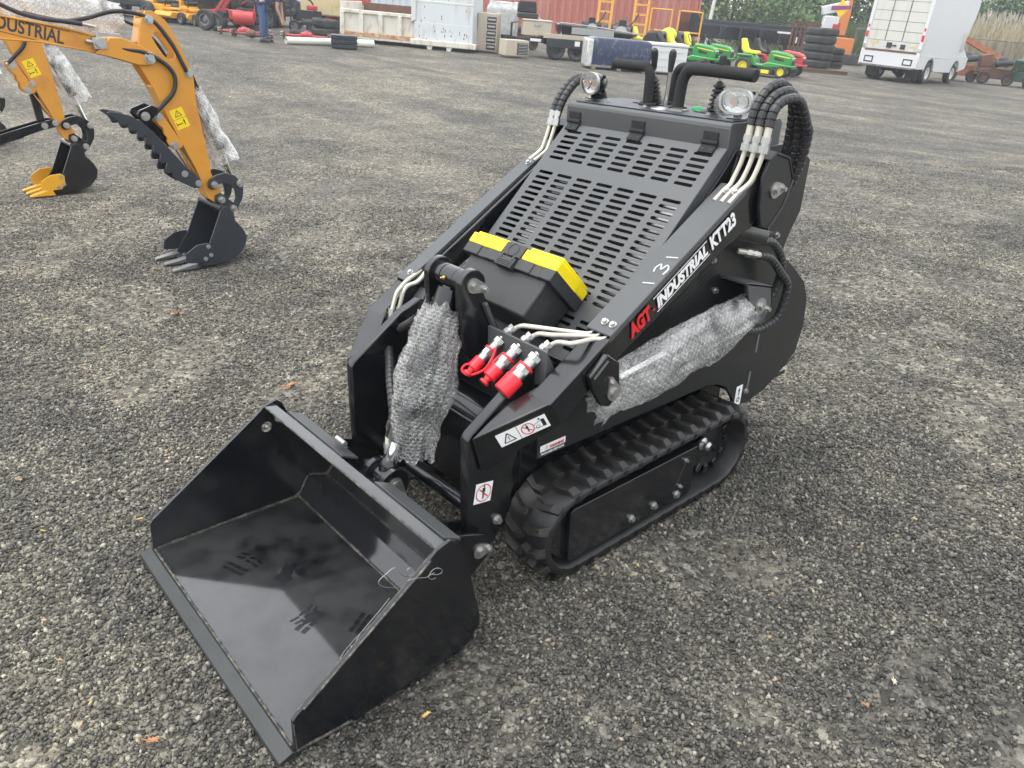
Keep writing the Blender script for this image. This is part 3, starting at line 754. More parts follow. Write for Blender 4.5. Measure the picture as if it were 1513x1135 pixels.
for i, x in enumerate((-.440,-.412)):
    pipe([(x,1.60,1.12),(x,1.655,1.148),(x,1.672,1.168),(x,1.690,1.21),(x,1.705,1.25)])
    nut((x,1.703,1.24),(x,1.718,1.295), .015)
    hose([(x,1.716,1.29),(x,1.745,1.34),(x,1.80,1.39),(x+.004,1.86,1.405),(x+.01,1.93,1.37),(x+.02,1.965,1.26),(x+.03,1.97,1.10),(x+.04,1.955,.93)], .0145)
    # front ends, down the inner side of the far arm to the tilt cylinder
    k_ = .028*i
    pipe([(x+.03,1.07,.790),(x+.035,1.005+k_,.764),(-.386+.002*i,.968+k_,.754),(-.378,.944+k_,.740),(-.374,.929+k_,.710),(-.370,.916+k_,.684)])
    nut((-.370,.917+k_,.690),(-.368,.905+k_,.645), .0140)
hose([(-.368,.906,.652),(-.355,.893,.625),(-.315,.862,.590),(-.25,.823,.565),(-.17,.772,.535),(-.11,.738,.495),(-.082,.722,.455),(-.078,.704,.420)], .0150)
hose([(-.368,.934,.652),(-.350,.922,.632),(-.315,.905,.635),(-.26,.89,.665),(-.19,.872,.705),(-.14,.862,.738)], .0150)
pipe([(-.075,.702,.425),(-.070,.692,.395),(-.062,.684,.372)], .009); nut((-.064,.687,.378),(-.055,.680,.345), .015)
m = MB(); m.tube(spline([(-.055,.68,.348),(-.045,.678,.325),(-.03,.685,.318),(0,.70,.33)],5), .014, 10); m.build('elbow_fitting', BL, L)
m = MB(); m.bar((-.112,.868,.775),(-.102,.875,.812),.026,.026); m.tube(spline([(-.104,.873,.80),(-.09,.876,.822),(-.055,.880,.822),(-.02,.880,.822)],5), .013, 10); m.build('elbow_fitting', BL, L, bev=.002)
pipe([(-.145,.860,.732),(-.128,.862,.745),(-.118,.866,.760)], .009); nut((-.120,.865,.755),(-.111,.869,.785), .015)
# auxiliary couplers
m = MB(); m.prism([(.944,.664),(.944,.775),(.952,.775),(.952,.664)], .115, .372); m.prism([(.952,.664),(1.02,.664),(1.02,.672),(.952,.672)], .25, .385); m.prism([(.952,.672),(1.0,.672),(.952,.765)], .364, .372)
cbr = m.build('coupler_bracket', SA, L, bev=.0025)
m = MB(); m.bolt((.345,.985,.672),(0,0,1),.011,.009); m.build('bolt', ZN, cbr)
for i, x in enumerate((.175,.252,.330)):
    d = Vector((-.10,-.80,-.58)).normalized(); c = Vector((x,.948,.750)); r = (.0165,.019,.0205)[i]
    m = MB(); m.cyl(c+d*.004,c+d*.02,r*1.05,6); m.cyl(c+d*.02,c+d*.045,r*.86,18); m.cyl(c+d*.045,c+d*.068,r*1.06,6); m.cyl(c+d*.068,c+d*.105,r*.95,20); m.cyl(c-d*.03,c,r*.66,12)
    cp = m.build('hydraulic_coupler', ZN, L, bev=.0012)
    m = MB(); e = c+d*.088
    if i < 2: m.lathe([(r*1.0,0),(r*1.18,.0),(r*1.15,.036),(r*.62,.040),(r*.5,.050),(r*.8,.053),(r*.8,.060),(.001,.061)], e, d, 20)
    else: m.lathe([(r*1.28,0),(r*1.36,.002),(r*1.36,.055),(r*1.28,.058),(.001,.058)], e, d, 24)
    m.lathe([(r*1.02,-.006),(r*1.22,-.006),(r*1.22,.001),(r*1.02,.001)], c+d*.05, d, 20, closed=True)
    dc = m.build('dust_cap', K['red'], cp)
    if i == 0:
        m = MB(); m.tube(spline([(x+.018,.91,.735),(x+.040,.875,.715),(x+.030,.855,.685),(x-.01,.835,.66),(x-.045,.835,.662),(x-.052,.85,.672),(x-.035,.868,.682),(x-.018,.872,.690)],8), .0042, 8); m.build('cap_strap', K['red'], cp)
    else:
        m = MB(); m.tube(spline([(x-.02,.905,.735),(x-.030,.88,.712),(x-.025,.86,.69),(x-.012,.852,.683)],6), .0035, 8); m.build('cap_strap', K['red'], cp)
    nx = x+.017
    pipe([(.398+.027*i,1.16,.838),(.398+.027*i,1.118,.812),(.388+.026*i,1.095,.800),(.36+.03*i,1.075,.798),(x+.075,1.008,.797),(x+.040,.992,.793),(nx+.004,.985,.782),(x+.006,.972,.768)], .0070)
    nut((x+.003,.965,.763),(nx-.004,.985,.782), .0165, cp)
# exhaust and rear plumbing
m = MB(); m.lathe([(.036,0),(.036,.13),(.032,.13),(.032,.05)], (.375,1.76,1.005), (.35,.80,-.22), 22); m.build('exhaust_pipe', K['chrome'] if False else mat('exhaust steel', (.10,.10,.095), .35, metal=.8), L)
for z0, a in ((.952,0),(.905,1)):
    pipe([(.39,1.80,z0+.02),(.42,1.84,z0+.012),(.43,1.88,z0)], .010); nut((.405,1.825,z0+.015),(.425,1.862,z0+.006), .017)
    hose([(.43,1.875,z0),(.435,1.94,z0-.02),(.44,2.02,.85-.03*a),(.445,2.075,.76),(.44,2.06,.67-.02*a),(.435,1.99,.62),(.43,1.915,.62),(.425,1.84,.64)] if a else [(.42,1.875,z0),(.425,1.96,z0-.02),(.43,2.03,.86),(.42,2.05,.77),(.41,2.02,.70),(.40,1.97,.66)], .0150)
m = MB()
for y, z in ((1.90,1.0),(1.93,.985),(1.96,.955)): m.lathe([(.016,0),(.016,.02),(.010,.02),(.010,.04)], (.372,y,z), (1,.2,.1), 8)
m.build('port_fitting', ZN, L)

# ---- lettering and decals ----------------------------------------
AU = Vector((0,ca_,sa_)); AV = Vector((0,-sa_,ca_))
arms = [o for o in L.children if o.name.startswith('lift_arm')]; AR = arms[1]
o = Vector((.4692,1.187,.785)); k = .0003
def on_arm(a, b): return o+AU*a+AV*b+Vector((.0002,0,0))
text_obj('lettering', 'AGT', .062, on_arm(0,.002), AU, AV, K['logored'], AR, bold=.0032, shear=.12, width=.101)
m = MB(); m.cyl(on_arm(.113,.016),on_arm(.113,.016)+Vector((.0008,0,0)),.0045,14); m.build('lettering', K['logored'], AR)
text_obj('lettering', 'INDUSTRIAL', .050, on_arm(.129,.006), AU, AV, WH, AR, bold=.0024, shear=.22, width=.250)
m = MB()
for b in (-.0035,.0475): m.prism([(0,0),(1,0),(1,1),(0,1)], 0, 0) if False else m.hexa([on_arm(.122,b),on_arm(.385,b),on_arm(.385,b+.0022),on_arm(.122,b+.0022)]+[q+Vector((.0008,0,0)) for q in (on_arm(.122,b),on_arm(.385,b),on_arm(.385,b+.0022),on_arm(.122,b+.0022))])
m.build('lettering', WH, AR)
text_obj('lettering', 'KTT23', .064, on_arm(.398,.003), AU, AV, WH, AR, bold=.0028, width=.128)
m = MB()                                                            # 131 in paint marker on the cover
def tp(y, x): return Vector((x, y, top(y)+.0032))
d3 = lambda u0, pts: [(u0+u*.040, .457-v*.036) for u, v in pts]
for st in (d3(1.270, [(.05,1.0),(.25,0)]), d3(1.312, [(.05,.95),(.45,1.08),(.80,.85),(.40,.55),(.85,.30),(.55,-.05),(.05,.02)]), d3(1.368, [(.05,1.0),(.25,.0)])):
    m.tube(spline([tp(*p) for p in st], 5), .0023, 6)
m.build('paint_mark', mat('white paint marker', (.62,.62,.62), .6, var=.2), AR)

def decal(name, o, u, v, w, h, parent, draw, base=None):
    """flat sticker: printed shapes sit 0.3 mm proud of the vinyl"""
    m = MB(); o = Vector(o); u = Vector(u).normalized(); v = Vector(v).normalized(); n = u.cross(v)
    mats = [base or WH, K['ink'], K['redink'], WH]
    def poly(pts, mi, lift=.0004):
        m.i = mi; m.add([o+u*a+v*b+n*(.0008+lift) for a,b in pts], [tuple(range(len(pts)))])
    def ring(c, r, t, mi, n_=28):
        for k in range(n_):
            a, b = 2*math.pi*k/n_, 2*math.pi*(k+1)/n_
            poly([(c[0]+q*math.cos(z), c[1]+q*math.sin(z)) for q, z in ((r,a),(r,b),(r-t,b),(r-t,a))], mi, .0008)
    def line(p, q, t, mi, lift=.0006):
        d = Vector((q[0]-p[0],q[1]-p[1])).normalized()*t/2; e = Vector((-d.y,d.x))
        poly([(p[0]+e.x,p[1]+e.y),(q[0]+e.x,q[1]+e.y),(q[0]-e.x,q[1]-e.y),(p[0]-e.x,p[1]-e.y)], mi, lift)
    def man(c, s_):
        x, y = c
        poly([(x+.13*s_*math.cos(2*math.pi*k/12), y+.83*s_+.13*s_*math.sin(2*math.pi*k/12)) for k in range(12)], 1)
        poly([(x-.2*s_,y+.66*s_),(x+.2*s_,y+.66*s_),(x+.22*s_,y+.1*s_),(x+.13*s_,y+.1*s_),(x+.12*s_,y-.75*s_),(x+.02*s_,y-.75*s_),(x,y-.05*s_),(x-.02*s_,y-.75*s_),(x-.12*s_,y-.75*s_),(x-.13*s_,y+.1*s_),(x-.22*s_,y+.1*s_)], 1)
    m.i = 0; m.hexa([o,o+u*w,o+u*w+v*h,o+v*h]+[q+n*.0008 for q in (o,o+u*w,o+u*w+v*h,o+v*h)])
    draw(poly, ring, line, man, w, h)
    return m.build(name, mats, parent)
def d_tri(poly, ring, line, c, s, mi=1):
    pts = [(c[0]+s*math.cos(R(a)), c[1]+s*math.sin(R(a))) for a in (90,210,330)]
    for i in range(3): line(pts[i], pts[(i+1)%3], s*.16, mi)
    poly([(c[0]-s*.09,c[1]+s*.42),(c[0]+s*.09,c[1]+s*.42),(c[0]+s*.04,c[1]-.1*s),(c[0]-s*.04,c[1]-.1*s)], mi)
    poly([(c[0]+s*.07*math.cos(k), c[1]-.24*s+s*.07*math.sin(k)) for k in np.linspace(0,6.28,9)[:-1]], mi)
def draw1(poly, ring, line, man, w, h):
    line((w*.42,0),(w*.42,h),.0016,1); d_tri(poly, ring, line, (w*.21,h*.40), h*.44)
    man((w*.60,h*.5), h*.34); ring((w*.60,h*.5), h*.42, h*.06, 2); line((w*.60-h*.3,h*.8),(w*.60+h*.3,h*.2), h*.06, 2, .001)
    poly([(w*.88,h*.2),(w*.95,h*.2),(w*.95,h*.75),(w*.88,h*.75)],1); line((w*.72,h*.55),(w*.92,h*.78),.0016,1); line((w*.72,h*.3),(w*.9,h*.22),.0016,1); ring((w*.79,h*.34),h*.13,.0014,1,16); ring((w*.86,h*.86),h*.07,h*.07,1,12)
# sticker on the slanted outer face of the near elbow
q0, q1, q2 = Vector((.336,.708,.566)), Vector((.463,.878,.674)), Vector((.336,.742,.440))
eu = (q1-q0).normalized(); en = eu.cross((q2-q0)).normalized(); en = -en if en.x < 0 else en; ev = en.cross(eu).normalized()
eu2 = ev.cross(en).normalized()
decal('warning_decal', q0+eu*.060-ev*.068+en*.0012, eu, ev, .150, .046, AR, draw1)
def draw2(poly, ring, line, man, w, h):
    man((w*.5,h*.5), h*.40); ring((w*.5,h*.5), w*.45, w*.05, 2); line((w*.22,h*.72),(w*.78,h*.28), w*.06, 2, .001)
decal('warning_decal', (.3272,.722,.338), (0,.986,-.17), (0,.16,.98), .064, .066, AR, draw2)
def draw3(poly, ring, line, man, w, h):
    poly([(0,0),(w,0),(w,h*.42),(0,h*.42)], 1)
    d_tri(poly, ring, line, (w*.24,h*.66), h*.2, 2)
SDR = [o_ for o_ in L.children if o_.name.startswith('side_panel')][1]
dk = decal('warning_decal', (.3642,.945,.432), (0,1,0), (0,0,1), .105, .036, SDR, draw3)
text_obj('lettering', 'WARNING', .0125, (.3658,.982,.451), (0,1,0), (0,0,1), K['redink'], SDR, bold=.0004, width=.060)
text_obj('lettering', 'PINCH AREA KEEP CLEAR', .011, (.3658,.949,.4355), (0,1,0), (0,0,1), WH, SDR, bold=.0002, width=.096)
def draw4(poly, ring, line, man, w, h):
    ring((w*.5,h*.3), w*.26, w*.12, 1, 14); line((w*.5,h*.5),(w*.5,h*.85), w*.14, 1); poly([(w*.3,h*.72),(w*.7,h*.72),(w*.5,h*.9)], 1)
decal('warning_decal', (.3642,1.992,.262), (0,1,0), (0,0,1), .042, .085, SDR, draw4)

# ---- things that lie on the machine -------------------------------
ORG = Vector((0,0,0))
tb = thing('toolbox', 'black plastic toolbox with yellow lid edge leaning against the slotted hood', 'toolbox', pp(.015,-.80,.09))
ORG = Vector(tb.location)
def tbx(m, x0,x1,u0,u1,n0,n1, taper=0):
    m.hexa([pp(x0+taper,u0,n0),pp(x1-taper,u0,n0),pp(x1,u1,n0),pp(x0,u1,n0),pp(x0+taper,u0,n1-taper),pp(x1-taper,u0,n1-taper),pp(x1,u1,n1),pp(x0,u1,n1)])
m = MB(); tbx(m,-.168,.198,-.805,-.672,.012,.166,.012); body = m.build('toolbox_body', K['gplast'], tb, bev=.006)
m = MB(); tbx(m,-.190,.220,-.682,-.642,.006,.180)
for x in (-.08,.115): m.T = Matrix(); 
for a, b in ((-.192,-.120),(-.085,.010),(.060,.130),(.170,.222)): tbx(m,a,b,-.682,-.640,.010,.184)
m.build('toolbox_rim', K['gplast'], tb, bev=.003)
m = MB()
tbx(m,-.190,.220,-.641,-.606,.008,.181); tbx(m,-.184,-.03,-.606,-.596,.015,.176); tbx(m,.07,.214,-.606,-.594,.015,.176)
tbx(m,-.192,-.028,-.646,-.608,.10,.186); tbx(m,.068,.222,-.646,-.608,.06,.186)
m.build('toolbox_lid', K['yplast'], tb, bev=.004)
m = MB(); tbx(m,-.024,.064,-.648,-.604,.06,.188); tbx(m,-.018,.058,-.690,-.655,.17,.193); 
for k in range(4): tbx(m,-.014,.054,-.690+k*.006,-.687+k*.006,.17,.195)
tbx(m,-.010,-.002,-.665,-.648,.18,.195); tbx(m,.042,.050,-.665,-.648,.18,.195)
lt = m.build('latch', K['gplast'], tb, bev=.0015)
m = MB(); m.lathe([(.022,.1885),(.022,.1895),(.020,.1895),(.020,.1885)], pp(.02,-.626), PN, 24); m.build('latch_emblem', K['gplast'], lt)

def sleeve(name, label, path, rad, seed, mtl, off=(0,0,0), **kw):
    mb, uv = wrap(path, rad, 0, seed, **kw)
    ob = mb.build(name, mtl, None, uv=uv, ang=180, off=path[0])
    ob.location = path[0]; return tag(ob, label, 'bubble wrap')
sleeve('bubble_wrap', 'crumpled clear bubble wrap round the upright cylinder between loader arms', [(.006,.866,.820),(.016,.812,.70),(.032,.762,.58),(.052,.716,.47),(.070,.694,.385)], [(.060,.058),(.084,.078),(.088,.082),(.074,.066),(.046,.046)], 3, K['clearbubble'], amp=.30, flare=.2, ragged=.03)
sleeve('bubble_wrap', 'sagging bubble wrap round the slanted cylinder beside the near track', [(.447,1.80,.718),(.455,1.68,.690),(.458,1.50,.676),(.458,1.30,.648),(.450,1.17,.628),(.440,1.085,.578)], [(.050,.066),(.054,.085),(.054,.092),(.054,.088),(.034,.082),(.026,.058)], 8, K['bubble'], amp=.22, flare=.2, ragged=.03)
sleeve('bubble_wrap', 'bubble wrap round the far slanted cylinder behind the loader', [(-.447,1.80,.715),(-.452,1.50,.68),(-.452,1.16,.635)], [(.050,.066),(.054,.085),(.055,.07)], 14, K['bubble'], amp=.22)
# thin film left on the near lamp
mb, uv = wrap([(.3125,1.768,1.340),(.312,1.770,1.36),(.312,1.770,1.39),(.312,1.772,1.42)], [(.040,.02),(.060,.032),(.064,.036),(.04,.03)], 0, 21, amp=.3, nu=40)
def film_mat():
    m_, t, b = nt('clear film'); b.inputs['Base Color'].default_value = (.9,.92,.92,1); b.inputs['Roughness'].default_value = .08
    tr = N(t, 'ShaderNodeBsdfTransparent'); mx = N(t, 'ShaderNodeMixShader'); mx.inputs[0].default_value = .10
    t.links.new(tr.outputs[0], mx.inputs[1]); t.links.new(b.outputs[0], mx.inputs[2]); t.links.new(mx.outputs[0], t.nodes['Material Output'].inputs[0]); return m_
fo = mb.build('plastic_film', film_mat(), None, uv=uv, ang=180, off=(.3125,1.77,1.34)); fo.location = (.3125,1.77,1.34); tag(fo, 'torn clear film hanging on the near work light of the loader', 'plastic film')
# baling wire twisted over the near bucket side
W_ = lambda pts: spline(pts, 6)
m = MB()
m.tube(W_([(0.462,0.406,0.307),(0.462,0.378,0.314),(0.462,0.339,0.336),(0.462,0.321,0.356),(0.462,0.323,0.368),(0.462,0.345,0.377),(0.462,0.361,0.383),(0.462,0.373,0.377),(0.462,0.380,0.360),(0.462,0.391,0.344),(0.462,0.407,0.333)]), .0009, 6)
m.tube(W_([(0.478,0.397,0.349),(0.478,0.411,0.348),(0.478,0.413,0.362),(0.478,0.402,0.374),(0.478,0.392,0.371),(0.478,0.393,0.355),(0.478,0.404,0.338)]), .0009, 6)
m.tube(W_([(0.502,0.377,0.362),(0.502,0.397,0.358),(0.502,0.417,0.350),(0.502,0.433,0.343),(0.502,0.446,0.345),(0.502,0.458,0.344)]), .0009, 6)
m.tube(W_([(0.503,0.438,0.341),(0.503,0.447,0.354),(0.503,0.462,0.357),(0.503,0.478,0.346),(0.503,0.480,0.334),(0.503,0.465,0.335),(0.503,0.447,0.345),(0.503,0.438,0.343),(0.503,0.448,0.329),(0.503,0.461,0.327)]), .0009, 6)
m.tube(W_([(.483,.335,.318),(.474,.31,.285),(.466,.26,.238),(.470,.235,.215),(.482,.222,.232)]), .0010, 6); m.tube(W_([(.483,.26,.262),(.468,.235,.228),(.458,.21,.195),(.468,.198,.190),(.483,.20,.214)]), .0010, 6)
wo = m.build('wire', ZN, None, off=(.48,.38,.34)); wo.location = (.48,.38,.34); tag(wo, 'loose silver wire twisted over the near side of the loader bucket', 'wire')
LEAVES = [(-2.592,.874,20,.060,'orange star-shaped leaf alone on gravel in front of the nearest excavator bucket',0),
 (-1.345,.946,70,.050,'pale orange leaf on gravel beyond the loader bucket corner',0),
 (-1.223,-.195,10,.020,'yellow leaf scrap on gravel near the left edge of the photo',1),
 (-.698,.066,45,.018,'yellow leaf scrap just beyond the far tip of the bucket cutting edge',1),
 (1.314,1.254,-20,.017,'small orange leaf on bare gravel at the lower right',0),
 (.24,-.20,40,.026,'brown leaf pieces on gravel in front of the bucket cutting edge',0),
 (.603,.352,80,.017,'yellow leaf scrap on gravel beside the near bucket side plate',1),
 (1.328,1.393,-60,.022,'pale bark chip on gravel at the lower right',2)]
# ================================================================== mini excavators on the left
def excavator(xc, s, ty, yellow, label, thumb, letters):
    global ORG
    ORG = Vector((0,0,0))
    sx_ = s if s == 1 else .92
    T = Matrix(((sx_,0,0,xc),(0,s,0,ty),(0,0,s,0),(0,0,0,1)))
    root = thing('mini_excavator', label, 'mini excavator', (xc, 1.2*s+ty, 0), group='orange mini excavators')
    ORG = Vector(root.location)
    def mb():
        m = MB(); m.T = T; return m
    OR, DK = K['orange'], (K['greyblk'] if not yellow else K['black'])
    tooth = K['oyel'] if yellow else K['greyblk']
    # dipper (stick): plated box with a slotted goose neck
    m = mb()
    neck = [(1.175,1.275),(1.185,1.38),(1.215,1.46),(1.235,1.535),(1.262,1.575),(1.30,1.58),(1.37,1.53),(1.425,1.42),(1.478,1.27),(1.492,1.20),(1.485,1.05),(1.52,.64),(1.515,.60),(1.555,.50),(1.575,.44),(1.555,.405),(1.515,.40),(1.478,.43),(1.42,.64),(1.30,.95),(1.235,1.15)]
    slot0 = [(1.275,1.435),(1.30,1.466),(1.332,1.455),(1.365,1.415),(1.405,1.345),(1.395,1.312),(1.355,1.305),(1.315,1.345)]
    m.prism([(1.235,1.15),(1.30,.95),(1.42,.64),(1.478,.43),(1.49,.44),(1.43,.65),(1.31,.96),(1.25,1.16)], -.060, .060)
    m.prism([(1.485,1.05),(1.52,.64),(1.51,.63),(1.475,1.05)], -.060, .060); m.prism([(1.19,1.40),(1.235,1.535),(1.245,1.53),(1.20,1.39)], -.060, .060)
    for a in (-.058, .048): m.prism([(1.29,.87),(1.36,.74),(1.455,.545),(1.36,.60)][:3]+[(1.40,.63)], a, a+.01)
    st = m.build('dipper_arm', OR, root, bev=.004*s)
    m = mb(); neckL = neck[:5]+[(1.30,1.58),(1.30,1.466),(1.275,1.435),(1.315,1.345),(1.355,1.305)]+neck[10:]
    neckR = neck[5:11]+[(1.355,1.305),(1.395,1.312),(1.405,1.345),(1.365,1.415),(1.332,1.455),(1.30,1.466)]
    for a, b in ((-.075,-.058),(.058,.075)): m.prism(neckL, a, b); m.prism(neckR, a, b)
    m.build('side_plate', OR, st)
    m = mb()
    for a, b in ((-.075,-.06),(.06,.082)):
        m.prism([(1.205,1.0),(1.225,1.01),(1.262,.985),(1.36,.80),(1.352,.778),(1.305,.765),(1.275,.79),(1.262,.82),(1.268,.845),(1.25,.87),(1.252,.905),(1.225,.93),(1.21,.965)], a, b)
    m.build('thumb_bracket', OR, st, bev=.003*s)
    m = mb()
    for y, z in ((1.235,1.32),(1.275,1.53),(1.465,1.225),(1.235,.975),(1.305,.795)): m.bolt((.076,y,z),(1,0,0),.020,.018)
    m.build_each('pivot_pin', ZN, st)
    ye = lambda y, z: T @ Vector((.0752,y,z))
    ex = Vector((0,.955,-.30)) if True else 0
    def dy(poly, ring, line, man, w, h):
        d_tri(poly, ring, line, (w*.5,h*.72), h*.2); line((0,h*.5),(w,h*.5),.002*s,1); man((w*.72,h*.26),h*.18); line((w*.12,h*.24),(w*.55,h*.24),.006*s,1); line((w*.1,h*.12),(w*.1,h*.36),.003*s,1)
    o_ = ye(1.345,.885); dirv = Vector((0,-.30,.955)); diru = Vector((0,.955,.30))
    decal('warning_decal', o_, diru, dirv, .085*s, .125*s, st, dy, base=K['decaly'])
    # bucket link ring
    m = mb()
    ring = [(1.475,.535),(1.49,.56),(1.54,.585),(1.60,.595),(1.66,.575),(1.705,.525),(1.715,.47),(1.70,.41),(1.655,.345),(1.60,.33),(1.60,.36),(1.635,.38),(1.655,.42),(1.655,.475),(1.625,.512),(1.58,.53),(1.545,.522),(1.53,.495),(1.50,.49),(1.48,.505)]
    for a, b in ((-.105,-.085),(.085,.105)): m.mark(); m.prism(ring, a, b)
    rg = m.build_each('bucket_link', DK, root, bev=.003*s)[1]
    m = mb()
    for y, z in ((1.515,.525),(1.69,.515),(1.55,.42),(1.625,.352)):
        m.mark(); m.cyl((-.115,y,z),(.118,y,z),.024,14); m.bolt((.118,y,z),(1,0,0),.016,.016,False)
    m.build_each('pivot_pin', ZN, rg)
    # bucket
    m = mb(); w = .205
    bp = [(1.28,.012),(1.385,.15),(1.50,.375),(1.525,.395),(1.56,.385),(1.585,.34),(1.59,.29),(1.635,.225),(1.655,.17),(1.64,.11),(1.585,.05),(1.50,.020),(1.40,.008)]
    for a, b in ((-w,-w+.012),(w-.012,w)): m.prism(bp, a, b)
    sh = [(1.26,.010),(1.40,.004),(1.50,.014),(1.585,.044),(1.645,.108),(1.662,.17),(1.64,.228),(1.59,.292),(1.57,.36),(1.53,.395)]
    m.prism(sh + [(1.525,.385),(1.56,.355),(1.58,.288),(1.63,.222),(1.65,.17),(1.635,.115),(1.58,.055),(1.50,.026),(1.40,.016),(1.262,.020)], -w+.012, w-.012)
    m.cyl((-w+.01,1.515,.378),(w-.01,1.515,.378),.020,14)
    for a, b in ((-.085,-.06),(.06,.085)): m.prism([(1.505,.38),(1.52,.45),(1.56,.46),(1.64,.385),(1.66,.35),(1.60,.29),(1.55,.36)], a, b)
    bk = m.build('digging_bucket', DK, root, bev=.003*s)
    tw_, tz_ = (.048,.052) if yellow else (.034,.036)
    for x in (-.17,0,.17):
        m = mb(); m.hexa([(x-tw_,1.31,.004),(x+tw_,1.31,.004),(x+tw_,1.29,tz_),(x-tw_,1.29,tz_),(x-tw_*.7,1.13,.004),(x+tw_*.7,1.13,.004),(x+tw_*.7,1.137,.014),(x-tw_*.7,1.137,.014)])
        m.build('tooth', tooth if yellow else K['dsteel'], bk, bev=.003*s)
    for sgn in (-1, 1):
        m = mb(); m.prism([(1.275,.045),(1.21,.055),(1.225,.12),(1.30,.165),(1.375,.17),(1.40,.15),(1.395,.08),(1.36,.045)], *sx2(sgn, w+.001, w+.013)); m.build('side_cutter', tooth, bk, bev=.003*s)
        m = mb()
        for y, z in ((1.375,.145),(1.385,.085),(1.345,.065)): m.bolt((sgn*(w+.013),y,z),(sgn,0,0),.011,.012)
        m.build_each('bolt', ZN, bk)
    m = mb()
    for x in (-.12,-.03,.06,.13): m.bolt((x,1.315,.020),(0,-.1,1),.009,.008)
    m.build_each('bolt', ZN, bk)
    # thumb
    if thumb:
        m = mb()
        th = [(.935,1.015),(.955,1.022),(1.0,1.012),(1.06,.995),(1.12,.955),(1.19,.88),(1.27,.77),(1.345,.665),(1.425,.575),(1.44,.545),(1.42,.515),(1.385,.515)]
        low = [(1.385,.515),(1.30,.565),(1.255,.60)]
        sc = []; a = Vector((1.25,.62)); b = Vector((.985,.965))
        for k in range(7):
            for j_ in range(6):
                tt = (k+j_/6)/7; p = a+(b-a)*tt; bow = Vector((.030,.040))*math.sin(math.pi*tt)
                sc += [tuple(p+bow+Vector((-.030,-.026))*(abs(math.sin(math.pi*j_/6))-.4)*(1-.3*tt))]
        poly = th + [(1.30,.565),(1.262,.60)] + sc + [(.975,.985),(.955,1.0)]
        for a_, b_ in ((-.085,-.062),(.082,.102)): m.prism(poly, a_, b_)
        m.prism([(1.10,.93),(1.26,.74),(1.40,.58),(1.39,.56),(1.24,.72),(1.09,.91)], -.07, .09)
        tm = m.build('thumb', DK, root, bev=.003*s)
        m = mb()
        for y, z in ((1.415,.545),(1.335,.615)): m.bolt((.102,y,z),(1,0,0),.016,.006)
        m.build_each('pivot_pin', ZN, tm)
        m = mb()
        for a_, b_ in ((-.06,-.045),(.085,.105)): m.prism([(1.105,.995),(1.12,1.02),(1.20,1.048),(1.235,1.03),(1.225,1.0),(1.17,.945),(1.13,.955)], a_, b_)
        m.cyl((-.05,1.15,.985),(.105,1.15,.985),.02,12); m.bar((0,1.16,.97),(0,1.30,.80),.05,.05)
        tl = m.build('thumb_link', K['black'], root, bev=.003*s)
        m = mb(); m.bolt((.105,1.15,.985),(1,0,0),.020,.016); m.build('pivot_pin', ZN, tl)
    else:
        m = mb()
        for a_, b_ in ((-.095,-.08),(.085,.105)): m.prism([(.20,.33),(1.0,.475),(1.36,.565),(1.42,.575),(1.465,.56),(1.47,.535),(1.45,.52),(1.36,.505),(1.0,.40),(.22,.22)], a_, b_)
        m.prism([(.20,.22),(1.2,.46),(1.2,.45),(.22,.21)], -.08, .085)
        m.bar((0,1.345,.835),(0,1.355,.55),.05,.055,(0,1,0))
        tm = m.build('thumb', DK, root, bev=.003*s)
        m = mb()
        for y, z in ((1.44,.548),(1.36,.532)): m.bolt((.105,y,z),(1,0,0),.018,.016)
        m.bolt((.083,1.345,.845),(1,0,0),.018,.016); m.build_each('pivot_pin', ZN, tm)
        m = mb(); m.cyl((-.02,.62,.165),(.02,.62,.165),.155,28); m.build('thumb_wheel', K['greyblk'], tm) if False else None
    # dipper cylinder, boom, valve
    m = mb(); m.cyl((0,1.475,1.18),(0,1.63,.74),.032,16); m.bar((0,1.465,1.225),(0,1.50,1.11),.075,.07,(1,0,0))
    cy = m.build('hydraulic_cylinder', K['black'], root); m = mb(); m.cyl((0,1.63,.74),(0,1.69,.515),.019,14); m.build('piston_rod', K['chrome'], cy)
    m = mb()
    bt = [(1.03,1.425),(.80,1.485),(.51,1.54),(.20,1.60),(-.10,1.60),(-.40,1.45),(-.70,1.10),(-.86,.70),(-.92,.45)]
    bb = [(-.70,.42),(-.62,.68),(-.46,1.0),(-.22,1.30),(.02,1.42),(.22,1.455),(.48,1.415),(.67,1.40),(.94,1.345),(1.0,1.335)]
    m.prism(bt + bb, -.062, .062)
    bo = [(.94,1.345),(1.04,1.318),(1.17,1.278),(1.235,1.275),(1.27,1.30),(1.265,1.345),(1.20,1.385),(1.10,1.43),(1.03,1.43)]
    for a_, b_ in ((-.095,-.078),(.078,.095)): m.prism(bo, a_, b_)
    m.prism([(.94,1.345),(1.04,1.318),(1.10,1.43),(1.03,1.43)], -.078, .078)
    for sgn in (-1,1):
        m.prism([(1.03,1.425),(.80,1.485),(.51,1.54),(.20,1.60),(.20,1.588),(.51,1.528),(.80,1.473),(1.03,1.413)], *sx2(sgn,.060,.072)); m.prism([(.22,1.455),(.48,1.415),(.67,1.40),(.94,1.345),(.94,1.357),(.67,1.412),(.48,1.427),(.22,1.467)], *sx2(sgn,.060,.072))
    bm_ = m.build('boom', OR, root, bev=.004*s)
    m = mb(); m.bolt((.095,1.238,1.318),(1,0,0),.026,.02); m.cyl((-.1,1.238,1.318),(.097,1.238,1.318),.022); m.build('pivot_pin', ZN, bm_)
    m = mb(); m.bx(.064,.10,.935,1.005,1.368,1.43)
